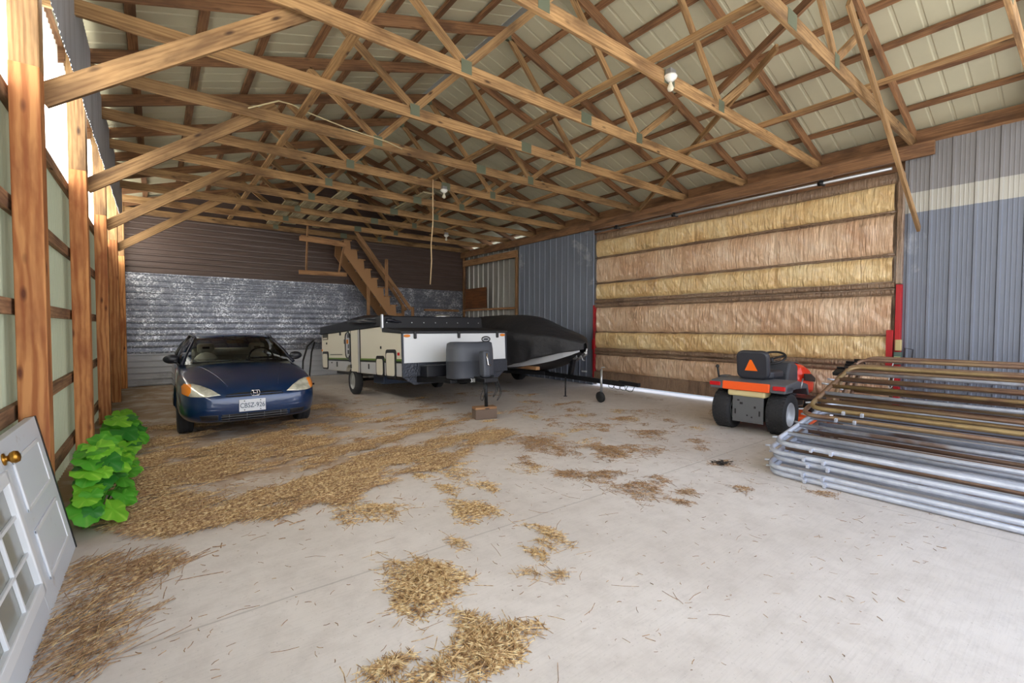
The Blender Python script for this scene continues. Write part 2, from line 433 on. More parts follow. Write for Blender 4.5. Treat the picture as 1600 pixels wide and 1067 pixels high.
ORD = ['', 'roof truss nearest the front of the barn, only its chord end showing top right', 'first full roof truss from the front, crossing the top right over the hanging board',
       'second full roof truss from the front, with a bulb hanging on its chord', 'third full roof truss from the front, braced to the nearest left post',
       'fourth full roof truss from the front', 'fifth full roof truss from the front, braced to the second left post', 'sixth full roof truss from the front, carrying the small middle bulb',
       'seventh full roof truss from the front, braced to the third left post', 'fourth roof truss counted from the back wall', 'third roof truss counted from the back wall',
       'second roof truss counted from the back wall, just before the stair head', 'last roof truss, right beside the brown back wall']
tr0 = None
for k in range(0, 12):
    y = 1.76 + 1.2192 * (k - 1)
    if tr0 is None:
        tr0 = empty('roof_truss', (0, y, 0), 'x', 'truss'); truss_parts(tr0); o = tr0
    else:
        o = copy_tree(tr0); o.location = (0, y, 0)
    tag(o, ORD[k + 1], 'truss', 'roof trusses of tan lumber')
# purlins
xs = [8.95, 8.35, 7.75, 7.12, 6.50, 5.88, 5.26, 4.66]
nm = ['lowest', 'second lowest', 'third lowest', 'fourth lowest', 'fourth highest', 'third highest', 'second highest', 'highest']
for side in (1, -1):
    for x, w in zip(xs, nm):
        xx = x if side == 1 else 8.2 - x
        nrm = Vector((side * .31, 0, 1)).normalized()
        MB().frame_box((xx, 6.6, roof_z(xx) + .021), (0, 1, 0), Vector((-nrm.z, 0, nrm.x)), nrm, 15.4, .089, .038).build('purlin', PURL, None, .002, 0,
            w + ' brown purlin under the roof sheets of the ' + ('right' if side == 1 else 'left') + ' slope', 'purlin', 'roof purlins')
# long braces running over the bottom chords
for x, y0, y1, lb in ((1.55, 1.5, 14.0, 'long light brace lying across the tops of the chords on the left'), (4.14, 1.0, 9.0, 'long light brace lying across the tops of the chords in the middle'),
                      (6.64, 1.72, 12.6, 'long light brace lying across the chords on the right, behind the hanging board')):
    timber('chord_brace', (x, y0, ZC + .16), (x, y1, ZC + .16), .089, .038, WOOD, lb, 'brace', 'braces along the truss chords')
timber('chord_brace', (6.66, -.9, ZC + .215), (6.66, 1.86, ZC + .20), .089, .038, WOOD, 'near piece of the right chord brace, its sawn end resting beside the hanging board', 'brace', 'braces along the truss chords')
timber('hanging_board', (5.45, 1.62, 4.66), (8.50, 1.62, 2.84), .089, .038, WOOD, 'loose board hanging down past the right top corner of the big door', 'board', None, (0, 1, 0))
timber('diagonal_brace', (8.58, 6.42, 4.08), (5.99, 2.5, 4.84), .038, .089, WOOD, 'long diagonal brace rising from the right wall above the door toward the roof', 'brace')
timber('diagonal_brace', (5.6, 3.02, 4.40), (4.64, 1.2, 4.63), .038, .089, PURL, 'short grey-brown diagonal brace between the first two full trusses', 'brace')

# ------------------------------------------------------------------ left posts, girts, knee braces
PY = [4.20, 6.64, 9.08, 11.52, 13.96]
PL = ['large knotty orange-brown post nearest the camera on the left wall', 'second post along the left wall, beside the leafy weeds', 'third post along the left wall',
      'fourth post along the left wall, behind the third', 'corner post where the left wall meets the back wall']
for y, lb in zip(PY, PL):
    r = empty('wall_post', (-.62, y, 0), lb, 'post', 0, 'square posts of the left wall')
    MB().box(-.07, .07, -.075, .075, 0, 3.07).build('lower_post', POST, r, .006)
    MB().box(-.07, .07, -.055, .085, 3.07, 4.36).build('upper_post', WOOD, r, .006)
for z, lb in zip((.24, .90, 1.57, 2.22, 2.90), ('lowest', 'second', 'third', 'fourth', 'top')):
    timber('wall_girt', (-.725, YF, z), (-.725, YB, z), .038, .10, GIRT, lb + ' horizontal girt on the left wall between posts and steel', 'girt', 'girts of the left wall')
for y, lb, x1, z1 in zip(PY[:4], ('pale broad knee brace from the nearest left post up to a truss', 'knee brace from the second left post', 'knee brace from the third left post', 'knee brace from the fourth left post'),
                 (1.03, 1.05, 1.10, 1.13), (4.13, 4.13, 4.13, 4.13)):
    timber('knee_brace', (-.58, y + .10, 2.94), (x1 + .25, y + .10, z1 + .20), .038, .14, WOOD, lb, 'brace', 'knee braces on the left side', (0, 0, 1))
# pale planks stored on the chords near the back
for i, (x, y0, y1, w) in enumerate(((2.45, 11.2, 14.0, .28), (2.80, 10.9, 13.6, .30), (3.15, 9.2, 13.4, .22), (3.50, 10.2, 13.7, .18), (4.55, 8.7, 11.0, .25))):
    timber('stored_plank', (x, y0, ZC + .165), (x + .1, y1, ZC + .165), w, .03, PALE,
           ('leftmost pale plank stored on the truss chords near the stairs', 'broad pale plank second from the left on the chords near the stairs', 'pale plank third from the left on the chords near the stairs',
            'narrow pale plank fourth from the left on the chords near the stairs', 'pale plank on the chords farthest right, behind the hanging cord')[i], 'plank', 'planks stored overhead')
# open framing at the far right
timber('window_header', (8.70, 10.95, 3.69), (8.70, 14.04, 3.69), .05, .21, STAIR, 'orange-brown header over the unlined far end of the right wall', 'beam')
timber('wall_stud', (8.70, 10.98, 0), (8.70, 10.98, 3.58), .05, .09, STAIR, 'light upright stud beside the blue-grey steel at the unlined bay', 'stud', None, (1, 0, 0))
timber('window_rail', (8.70, 11.04, 2.04), (8.70, 14.04, 2.04), .05, .06, STAIR, 'thin horizontal rail under the brown square board on the right wall', 'rail')
timber('back_rail', (7.2, 14.13, 2.03), (8.55, 14.13, 2.03), .05, .07, STAIR, 'thin wooden rail on the back wall by the right corner', 'rail')
timber('corner_stud', (8.76, 14.10, 0), (8.76, 14.10, 3.95), .06, .08, PURL, 'dark stud standing in the far right corner', 'stud', None, (1, 0, 0))
MB().box(8.655, 8.672, 12.55, 13.84, 2.09, 2.78).build('brown_board', PLY, None, .002, 0, 'square dark brown board fixed to the far right wall above the boat', 'board')
# ------------------------------------------------------------------ big insulated bifold door in the right wall
def film(name, a, b, c, rough=.32):
    m = Mat(name, a, rough, 0); co = m.coord('Object')
    n1 = m.noise(co, 1.6, 6, .65, .5); n2 = m.noise(co, 5, 6, .7); n3 = m.noise(co, 2.6, 3, .5)
    col = m.ramp(n1, (.3, c), (.5, a), (.7, b))
    col = m.mix(m.ramp(n2, (.50, G(0)), (.78, G(.55))), col, (c[0] * .7, c[1] * .6, c[2] * .55, 1))
    col = m.mix(m.ramp(n3, (.68, G(0)), (.78, G(.6))), col, lin(120, 92, 66))
    mp = m.n('Mapping'); mp.inputs['Rotation'].default_value = (R(-38), 0, 0); mp.inputs['Scale'].default_value = (1, 15, 1.7); m.l(co, mp.inputs[0])
    w = m.noise(mp.outputs[0], 1.5, 5, .6, .8)
    m.color(col).bump(w, .9, .06); m.b.inputs['Coat Weight'].default_value = .8; m.b.inputs['Coat Roughness'].default_value = .16
    return m.m
FILM_Y = film('insulation_yellow_film', lin(232, 198, 142), lin(242, 218, 170), lin(212, 168, 112))
FILM_P = film('insulation_tan_film', lin(222, 186, 152), lin(234, 206, 176), lin(202, 158, 124))
FILM_B = film('brown_wrapped_beam', lin(140, 112, 88), lin(158, 130, 104), lin(112, 84, 64), .4)
RED = steel('red_painted_steel', lin(176, 24, 34), .45, .1, lin(120, 24, 30), .6).m
dr = bpy.data.objects.new('door_1', None); C.objects.link(dr); dr.location = (8.70, 4.82, 0); tag(dr, 'wide bifold door faced with plastic-covered yellow and tan insulation', None, None, 'structure')
Y0, Y1 = -2.92, 2.92                                   # local
def insul(z0, z1, mat, seed, bulge=.06, seams=()):
    m = MB(); ny, nz = 240, 22
    def fn(i, j):
        y = Y0 + .03 + (Y1 - Y0 - .06) * i / (ny - 1); t = j / (nz - 1); z = z0 + (z1 - z0) * t
        e = min(1, min(t, 1 - t) * 5) ** .5
        b = bulge * e * (.75 + .5 * noise.noise((y * .8, z, seed)))
        q = V(y * 5.5 - z * 5.5, (y + z) * 1.2, seed)
        b += .022 * e * abs(noise.noise(q)) + .010 * e * noise.noise(V(y * 15 - z * 12, (y + z) * 2.5, seed + 5)) + .004 * e * noise.noise(V(y * 30, z * 30, seed))
        for s in seams: b -= .018 * e * math.exp(-((y - s) / .035) ** 2)
        return V(-.03 - b, y, z + .012 * noise.noise((y * 2.2, seed, j * .3)))
    m.grid(fn, ny, nz)
    return m.build('insulation_panel', mat, dr)
insul(3.19, 3.58, FILM_Y, 1.1, seams=(-1.7, .3, 2.35)); insul(2.56, 3.13, FILM_P, 2.2, seams=(-1.25, .55)); insul(2.14, 2.51, FILM_Y, 3.3, seams=(-1.25, .6, 2.3))
insul(1.35, 1.93, FILM_P, 4.4, .055, seams=(.4,)); insul(.95, 1.325, FILM_Y, 5.5); insul(.37, .77, FILM_P, 6.6, .04, seams=(1.6,))
MB().box(-.03, .0, Y0, Y1, .09, 3.75).build('door_backing', FILM_B, dr)
def wrapped(z0, z1, d, seed):
    m = MB()
    def fn(i, j):
        t = [(0, 0), (.5, .0), (1, .1), (1, .5), (1, .9), (.5, 1), (0, 1)][j]; y = Y0 + (Y1 - Y0) * i / 159
        return V(-.03 - d * t[0] - .008 * noise.noise((y * 4, j, seed)), y, z0 + (z1 - z0) * t[1] + .008 * noise.noise((y * 3, j, seed + 3)))
    m.grid(fn, 160, 7); return m.build('cross_beam', FILM_B, dr)
wrapped(3.585, 3.74, .03, 1); wrapped(2.045, 2.125, .06, 2); wrapped(1.945, 2.02, .06, 3); wrapped(.86, .935, .045, 4); wrapped(.785, .845, .045, 6)
MB().box(-.10, -.03, Y0, Y1, .09, .36).build('bottom_beam', FILM_B, dr, .006)
for z in (3.16, 2.535, 1.338):
    MB().tube([(-.075, Y0 + 5.84 * i / 40, z + .008 * math.sin(i * 1.7)) for i in range(41)], .012, 6).build('batten', FILM_B, dr)
MB().box(-.09, -.0, Y0 - .085, Y0 - .01, 2.10, 3.72).build('wrapped_jamb', FILM_B, dr, .01)
MB().box(-.09, -.0, Y0 - .085, Y0 - .02, .02, 2.09).build('red_jamb', RED, dr, .004)
m = MB(); m.box(-.13, -.09, Y0 - .01, Y0 + .07, .88, 1.42); m.build('red_bracket', RED, dr, .004)
MB().box(-.09, -.0, Y1 + .01, Y1 + .06, .10, 2.0).build('red_jamb', RED, dr, .004)
m = MB(); m.box(-.13, -.09, Y1 - .02, Y1 + .05, .9, 1.15); m.build('red_bracket', RED, dr, .004)
# lift shaft along the top of the door
r = empty('lift_shaft', (8.47, 4.78, 3.765), 'shiny galvanized shaft running along above the big insulated door', 'pipe')
MB().tube([(0, -2.85, 0), (0, 2.85, 0)], .024, 10).build('shaft', GREYM, r)
for y in (-1.95, .7, 2.2):
    m = MB(); m.tube([(0, y - .04, 0), (0, y + .04, 0)], .036, 10); m.box(-.02, .13, y - .02, y + .02, -.02, .05); m.build('bearing_bracket', BLKM, r)
# latch motor on the right jamb
r = empty('latch_box', (8.60, 1.80, .92), 'small grey-green latch mechanism with yellow label on the right door jamb', 'latch')
MB().box(-.06, .02, -.02, .07, .0, .18).build('housing', Mat('latch_green', lin(84, 104, 96), .5, .3).m, r, .008)
MB().box(-.065, -.06, -.01, .06, .05, .11).build('label_plate', Mat('label_yellow', lin(216, 222, 150), .5).m, r)
MB().box(-.05, .02, -.01, .06, .20, .36).build('upper_box', Mat('latch_tan', lin(188, 170, 120), .5).m, r, .008)
MB().tube([(-.02, -.04, .02), (-.02, -.13, .04), (-.02, -.14, .22), (-.02, -.05, .24)], .009, 6, True).build('handle', BLKM, r)
tag(MB().tube([(8.55, 1.86, .98), (8.53, 1.90, .80), (8.535, 1.92, .62), (8.535, 1.90, .55), (8.535, 1.87, .60), (8.545, 1.86, .72)], .006, 6).build('pull_cord', WHITE), 'thin pale pull cord hanging below the latch on the door jamb', 'cord')

# ------------------------------------------------------------------ stack of tube gates
def pipe_mat(name, a, b, c, rust):
    m = Mat(name, a, .45, .45); co = m.coord('Object', (1, 1, 1), True)
    n1 = m.noise(co, 2.2, 6, .65); n2 = m.noise(co, 14, 5, .6)
    col = m.ramp(n1, (.35, b), (.6, a)); col = m.mix(m.ramp(n2, (.5, G(0)), (.8, G(.5))), col, c)
    if rust: col = m.mix(m.ramp(m.noise(co, .9, 4, .6), (.52, G(0)), (.6, G(.9))), col, rust)
    m.color(col).bump(n2, .15, .003); return m.m
PIPE_S = pipe_mat('galvanized_tube', lin(192, 198, 212), lin(164, 170, 186), lin(136, 140, 152), lin(124, 98, 82))
PIPE_C = pipe_mat('clean_galvanized_tube', lin(206, 212, 226), lin(188, 194, 208), lin(156, 162, 176), None)
PIPE_R = pipe_mat('rusty_tube', lin(142, 116, 98), lin(120, 90, 74), lin(98, 74, 62), lin(152, 128, 98))
PIPE_Y = pipe_mat('yellowed_tube', lin(160, 138, 96), lin(136, 110, 78), lin(112, 88, 64), lin(126, 96, 76))
def gate(o, tilt, yaw, mats, label, L=3.5, Wd=1.5, r=.024, rails=4, lugs=True):
    """local x runs up the slope, local -y along the gate"""
    root = empty('tube_gate', o, label, 'gate', 0, 'stacked tube gates'); root.rotation_euler = (0, -tilt, yaw)
    cr = .14; pts = []
    for cx, cy, a0 in ((cr, -cr, 180), (cr, -L + cr, 270), (Wd - cr, -L + cr, 0), (Wd - cr, -cr, 90)):
        for k in range(6):
            # corner arc in order: going around
            pass
    def arc(cx, cy, a0, a1): return [V(cx + cr * math.cos(R(a0 + (a1 - a0) * k / 5)), cy + cr * math.sin(R(a0 + (a1 - a0) * k / 5)), 0) for k in range(6)]
    pts = arc(cr, -cr, 90, 180) + arc(cr, -L + cr, 180, 270) + arc(Wd - cr, -L + cr, 270, 360) + arc(Wd - cr, -cr, 0, 90)
    MB().tube(pts, r, 10, True).build('frame', mats[0], root)
    for k in range(1, rails + 1):
        x = Wd * k / (rails + 1)
        MB().tube([(x, -.01, 0), (x, -L + .01, 0)], r * .88, 8).build('rail', mats[k % len(mats)], root)
    for y in (-L / 2, -L + .6):
        m = MB(); m.box(.0, Wd, y - .02, y + .02, -r - .006, -r); m.build('strap', mats[0], root)
    if lugs:
        for y in (-.34, -.50):
            m = MB(); m.box(-r - .03, -r + .006, y - .013, y + .013, -.018, .018); m.build('lug', PIPE_C, root, .003)
        if mats[0] is PIPE_R:
            for k_ in range(3): MB().box(Wd - .17 + .045 * k_, Wd - .145 + .045 * k_, -.03, .10, -.02, .025).build('hinge_bracket', BLKM, root, .004)
        MB().tube([(Wd * .62, .01, .01), (Wd * .62, .09, .02)], .012, 6).build('hinge_pin', PIPE_C, root); MB().tube([(.16, .0, .0), (.13, .07, .0)], .011, 6).build('hinge_pin', PIPE_C, root)
    return root
GS = [(4.77, .030, 8.2, 2.00, .0, [PIPE_C], 'lowest silver tube gate, lying flat on the concrete under the whole stack'),
      (4.78, .082, 8.4, 2.02, .2, [PIPE_C, PIPE_S], 'second silver tube gate from the floor'),
      (4.81, .168, 8.6, 1.99, -.2, [PIPE_S, PIPE_R], 'third tube gate from the floor, silver with rusty inner tubes'),
      (4.82, .220, 8.8, 2.03, .2, [PIPE_C, PIPE_S, PIPE_R], 'fourth tube gate from the floor, just under the top silver one'),
      (4.85, .310, 9.2, 1.98, .0, [PIPE_C, PIPE_C, PIPE_S], 'top silver tube gate of the flat pile, with a long pale end bar'),
      (6.14, .030, 40.3, 2.06, .0, [PIPE_R, PIPE_S, PIPE_R], 'nearest of the three rusty tube gates leaning toward the right wall'),
      (6.27, .030, 41.6, 2.00, .3, [PIPE_R], 'middle one of the three rusty leaning tube gates'),
      (6.40, .030, 43.0, 1.95, -.3, [PIPE_R], 'rusty leaning tube gate closest to the right wall'),
      (5.62, .495, 15.6, 2.02, .3, [PIPE_R, PIPE_Y], 'brown and straw-yellow tube gate lying on the far half of the silver pile, below another'),
      (5.67, .570, 15.4, 1.97, -.2, [PIPE_Y, PIPE_R, PIPE_S], 'uppermost yellowish-brown tube gate lying across the far half of the silver pile')]
for i, (x, z, tl, y, yw, ms_, lb) in enumerate(GS): gate((x, y, z), R(tl), R(yw), ms_, lb, rails=(4, 4, 4, 4, 4, 4, 5, 4, 4, 5)[i], Wd=(1.5, 1.5, 1.5, 1.5, 1.5, 1.43, 1.5, 1.5, 1.5, 1.42)[i])

# ------------------------------------------------------------------ white half-glass door lying against the left posts
WD = Mat('white_door_skin', lin(214, 220, 228), .42); _c = WD.coord('Object'); WD.color(WD.mix(WD.ramp(WD.noise(_c, 5, 6, .7), (.62, G(0)), (.74, G(.55))), lin(214, 220, 228), lin(150, 128, 104))); WD = WD.m
GLASSD = Mat('dusty_door_glass', lin(158, 160, 152), .12, 0, Alpha=.82).m
root = empty('white_door', (-.44, 4.085, .0), 'white half-glass entry door lying on its long edge against the left posts', 'door')
root.rotation_euler = (0, R(-11), 0)                       # local z goes up the leaning door, local -y along its height
T = .045; Hh = .90; LL = 2.03
m = MB()
# slab with an opening for the lite, built from rails and stiles
wy0, wy1, wz0, wz1 = -.90, -1.80, .16, .74
m.box(-T, 0, wy0, 0, 0, Hh); m.box(-T, 0, -LL, wy1, 0, Hh); m.box(-T, 0, wy1, wy0, 0, wz0); m.box(-T, 0, wy1, wy0, wz1, Hh)
m.build('slab', WD, root, .003)
m = MB()
for a, b, c, d in ((wy0 + .03, wy0 - .03, wz0 - .03, wz1 + .03), (wy1 + .03, wy1 - .03, wz0 - .03, wz1 + .03)): m.box(-T - .01, .014, b, a, c, d)
for a, b in ((wz0 - .03, wz0 + .03), (wz1 - .03, wz1 + .03)): m.box(-T - .01, .014, wy1, wy0, a, b)
m.build('lite_frame', WHITE, root, .006)
m = MB()
for k in (1, 2):
    y = wy0 + (wy1 - wy0) * k / 3; m.box(-.012, .002, y - .008, y + .008, wz0 + .02, wz1 - .02)
    z = wz0 + (wz1 - wz0) * k / 3; m.box(-.012, .002, wy1 + .02, wy0 - .02, z - .008, z + .008)
m.build('muntin', WHITE, root, .002)
MB().box(-.016, -.012, wy1, wy0, wz0, wz1).build('glass_pane', GLASSD, root)
for z0, z1 in ((.12, .40), (.50, .78)):
    m = MB(); m.box(0, .006, -.74, -.14, z0, z1); o = m.build('raised_panel', WD, root, .004)
    m = MB(); w = .022
    for a in ((-.74, -.74 + w, z0, z1), (-.14 - w, -.14, z0, z1), (-.74, -.14, z0, z0 + w), (-.74, -.14, z1 - w, z1)): m.box(0, .011, a[0], a[1], a[2], a[3])
    m.build('panel_moulding', WHITE, o, .004)
m = MB(); m.lathe([(.030, 0), (.030, .006), (.014, .010), (.014, .018), (.026, .026), (.031, .040), (.026, .054), (.010, .060)], (0, -.84, .815), (1, 0, 0), 20); m.build('knob', BRASS, root, label='brass knob')
MB().box(-T - .004, .004, -.002, .02, .0, Hh).build('bottom_sweep', BLACK, root)

# ------------------------------------------------------------------ riding mower
r = empty('riding_mower', (6.66, 2.99, 0), 'orange-red and black riding mower seen from behind, in front of the insulated door', 'riding mower', R(3))
ORG = Mat('mower_orange', lin(250, 96, 36), .35).m; MRED = Mat('mower_red', lin(228, 52, 28), .3).m; DGREY = Mat('mower_grey', lin(88, 90, 96), .5).m
SEATM = Mat('seat_vinyl', lin(46, 48, 56), .45).m; CREAM = Mat('tank_cream', lin(214, 200, 150), .5).m; HITCH = steel('hitch_grey', lin(110, 112, 116), .5, .4).m
def wheel(x, y, rad, w, name):
    def tyre():
        m = MB(); prof = [(rad * .56, -w * .40), (rad * .80, -w / 2), (rad * .93, -w * .47), (rad, -w * .33), (rad, w * .33), (rad * .93, w * .47), (rad * .80, w / 2), (rad * .56, w * .40)]
        m.lathe([(a, b) for a, b in prof], (x, y, rad), (0, 1, 0), 40, True, False)
        for ring in range(5):
            yy = y + w * (-.34 + .17 * ring); n = 34
            for k in range(n):
                a = 2 * math.pi * (k + .5 * (ring % 2)) / n
                c = V(x + math.cos(a) * rad, yy, rad + math.sin(a) * rad); t = V(-math.sin(a), 0, math.cos(a)); nn = V(math.cos(a), 0, math.sin(a))
                m.frame_box(c, t, (0, 1, 0), nn, rad * .085, w * .115, .012)
        return m
    t = tyre().build(name, TYRE, r)
    m = MB()
    for s in (-1, 1):
        m.lathe([(rad * .57, w * .40), (rad * .55, w * .43), (rad * .52, w * .30), (rad * .42, w * .16), (rad * .20, w * .14), (rad * .15, w * .22), (.001, w * .24)], (x, y, rad), (0, s, 0), 28, True, False)
    m.build('rim', Mat('rim_silver', lin(196, 200, 208), .4, .3).m, t)
wheel(0, -.36, .285, .25, 'rear_wheel'); wheel(0, .36, .285, .25, 'rear_wheel'); wheel(1.24, -.36, .20, .15, 'front_wheel'); wheel(1.24, .36, .20, .15, 'front_wheel')
m = MB(); m.tube([(0, -.36, .285), (0, .36, .285)], .03); m.tube([(1.24, -.36, .20), (1.24, .36, .20)], .025); m.build('axle', BLKM, r)
def rbox(name, x0, x1, y0, y1, z0, z1, mat, bev, parent=r): return MB().box(x0, x1, y0, y1, z0, z1).build(name, mat, parent, bev)
rbox('fender_panel', -.30, -.26, -.30, .32, .585, .70, ORG, .012)
m = MB(); m.prism([(-.29, .60), (-.26, .70), (.15, .735), (.55, .66), (.62, .50), (.58, .50), (.50, .60), (.1, .62)], (0, .50, 0), (1, 0, 0), (0, 0, 1), 1.0); m.build('fender_deck', DGREY, r, .015)
for s in (-1, 1):
    m = MB(); m.prism([(-.30, 0), (-.02, 0), (-.02, .10), (-.28, .10)], (0, s * .40 - .10, .585), (1, 0, 0), (0, 0, 1), -.20 if False else -.2); 
    o = m.build('rear_corner', DGREY, r, .02)
    MB().frame_box((-.305, s * .42, .655), (0, 1, 0), (1, 0, 0), (0, 0, 1), .15, .03, .055).build('tail_light', REDL, o, .01, label='red tail light')
rbox('fuel_tank', -.27, -.05, -.24, .26, .50, .585, CREAM, .025)
m = MB(); m.box(-.235, -.225, -.21, .20, .14, .50)
m.build('hitch_plate', HITCH, r, .004)
m = MB()
for y, z, a, b in ((-.16, .28, .02, .07), (.16, .28, .02, .07), (.08, .40, .04, .03), (-.1, .36, .025, .03), (0, .24, .02, .02), (-.06, .22, .02, .02), (.12, .44, .03, .02)): m.box(-.238, -.235, y - a / 2, y + a / 2, z - b / 2, z + b / 2)
m.build('bolt_slot', BLACK, r)
rbox('transaxle', -.2, .25, -.2, .2, .16, .5, BLKM, .03)
# seat: shell with backrest and cushion
def pad(name, o, ax, ay, w, h, d, mat, rr=.09):
    m = MB(); n = 6; out = []
    for cx, cy, a0 in ((w / 2 - rr, h / 2 - rr, 0), (-w / 2 + rr, h / 2 - rr, 90), (-w / 2 + rr, -h / 2 + rr, 180), (w / 2 - rr, -h / 2 + rr, 270)):
        for k in range(n): out.append((cx + rr * math.cos(R(a0 + 90 * k / (n - 1))), cy + rr * math.sin(R(a0 + 90 * k / (n - 1)))))
    m.prism(out, o, ax, ay, d); return m.build(name, mat, r, .025)
bk = pad('seat_back', (.04, .02, .935), (0, -1, 0), V(-.14, 0, 1).normalized(), .43, .40, .10, SEATM)
pad('seat_cushion', (.28, .02, .735), (0, -1, 0), (1, 0, 0), .47, .48, .10, SEATM)
m = MB(); a = V(-.075, .04, .0); up_ = V(-.14, 0, 1).normalized()
m.prism([(-.085, 0), (.085, 0), (.012, .155), (-.012, .155)], V(-.050, .03, .845), (0, -1, 0), up_, .008); m.build('warning_triangle', Mat('triangle_orange', lin(255, 112, 20), .4).m, r, label='orange triangle on the seat back')
# console, wheel and hood
m = MB(); m.prism([(.56, .55), (.56, .78), (.66, .94), (.86, .93), (.98, .88), (.98, .40), (.70, .40)], (0, .24, 0), (1, 0, 0), (0, 0, 1), .48); m.build('console', Mat('console_grey', lin(66, 68, 74), .5).m, r, .03)
m = MB(); c0 = V(.60, 0, 1.0); ax = V(-.45, 0, .9).normalized(); e1 = V(0, 1, 0); e2 = ax.cross(e1)
m.tube([c0 + (e1 * math.cos(2 * math.pi * k / 28) + e2 * math.sin(2 * math.pi * k / 28)) * .185 for k in range(28)], .016, 8, True)
for k in range(3): m.tube([c0 - ax * .02, c0 + (e1 * math.cos(R(90 + 120 * k)) + e2 * math.sin(R(90 + 120 * k))) * .18], .014, 6)
m.tube([c0 - ax * .2, c0], .025, 8); m.build('steering_wheel', BLACK, r)
def loft(m, rings):
    P = [[m.vert(p) for p in q] for q in rings]; n = len(P[0])
    for A, B in zip(P, P[1:]):
        for k in range(n): m.face([A[k], A[(k + 1) % n], B[(k + 1) % n], B[k]])
    m.face(P[0]); m.face(list(reversed(P[-1])))
def section(x, w, z0, z1, crown=.05): return [(x, -w, z0), (x, -w * 1.03, (z0 + z1) / 2), (x, -w * .9, z1 - crown * .6), (x, -w * .5, z1), (x, w * .5, z1), (x, w * .9, z1 - crown * .6), (x, w * 1.03, (z0 + z1) / 2), (x, w, z0)]
m = MB(); loft(m, [section(.92, .29, .38, .93), section(1.2, .30, .36, .91), section(1.5, .29, .34, .84), section(1.68, .26, .34, .74), section(1.74, .2, .36, .58)]); m.sm = True
o = m.build('hood', MRED, r, 0, 1)
m = MB(); loft(m, [[(x, s * w, z) for s, z in ((-1, z1 - .012), (-1, z1), (1, z1), (1, z1 - .012))] for x, w, z1 in ((.95, .15, .938), (1.2, .15, .920), (1.48, .14, .853), (1.62, .12, .785))]); m.build('hood_stripe', DGREY, r)
m = MB(); m.prism([(1.0, .76), (1.3, .74), (1.5, .66), (1.5, .60), (1.02, .66)], (0, -.312, 0), (1, 0, 0), (0, 0, 1), .012); m.build('side_vent', BLACK, r, .003)
rbox('chassis', .2, 1.5, -.16, .16, .22, .42, BLKM, .01)
m = MB(); loft(m, [[(x, y0, .09), (x, y0, .20), (x, y0 * .5, .245), (x, -y0 * .5, .245), (x, -y0, .20), (x, -y0, .09)] for x, y0 in ((.36, -.42), (.48, -.55), (.80, -.56), (.98, -.40))]); m.build('mower_deck', ORG, r, .015)
MB().box(.55, .95, .17, .62, .42, .45).build('foot_rest', BLACK, r, .01); MB().box(.55, .95, -.62, -.17, .42, .45).build('foot_rest', BLACK, r, .01)
m = MB(); m.tube([(-.02, .49, .68), (-.06, .50, .86)], .014, 8); m.ball((-.065, .50, .88), .026); m.build('lift_lever', BLACK, r)
m = MB(); m.tube([(.25, -.50, .62), (.33, -.50, .75)], .010, 8); m.build('side_lever', GREYM, r)
m = MB(); m.frame_box((.12, .47, .70), (1, 0, 0), (0, 1, 0), (0, 0, 1), .2, .10, .08); m.build('cup_holder', DGREY, r, .012)
# brown lump beside the gates
m = MB(); m.ball((0, 0, .12), .20, .12, .12, 14, 8)
for v in m.bm.verts: v.co += V(*v.co) * .12 * noise.noise(v.co * 9); v.co.z = max(v.co.z, 0)
o = m.build('rusty_bucket', Mat('rusty_brown', lin(122, 74, 58), .7).m, None, 0, 0, 'rounded rust-brown lump on the floor between the mower and the gates', 'scrap'); o.location = (7.05, 2.22, 0)
o.name = 'rusty_lump'
# ------------------------------------------------------------------ leafy weeds along the left wall
def leaf_mat(name, c):
    m = Mat(name, c, .5); co = m.coord('Object', (1, 1, 1), True); n = m.noise(co, 6, 4)
    k1 = m.mix(m.ramp(n, (.4, G(0)), (.7, G(.45))), c, (c[0] * .55, c[1] * .7, c[2] * .5, 1))
    uv = m.n('TexCoord'); su = m.n('SeparateXYZ'); m.l(uv.outputs['UV'], su.inputs[0])
    pp = m.math('PINGPONG', m.math('MULTIPLY', su.outputs[0], 10.0), 1.0)
    m.color(m.mix(m.ramp(pp, (.08, G(.55)), (.22, G(0))), k1, (min(1, c[0] * 1.9 + .05), min(1, c[1] * 1.3), c[2] * 1.6 + .03, 1)))
    tr = m.n('BsdfTranslucent'); tr.inputs[0].default_value = (c[0] * 1.3, c[1] * 1.3, c[2], 1); mx = m.n('MixShader'); mx.inputs[0].default_value = .35
    m.l(m.b.outputs[0], mx.inputs[1]); m.l(tr.outputs[0], mx.inputs[2]); m.l(mx.outputs[0], m.nt.nodes['Material Output'].inputs[0]); return m.m
LEAF = [leaf_mat('leaf_bright_green', lin(132, 204, 56)), leaf_mat('leaf_mid_green', lin(88, 172, 48)), leaf_mat('leaf_deep_green', lin(52, 132, 46))]
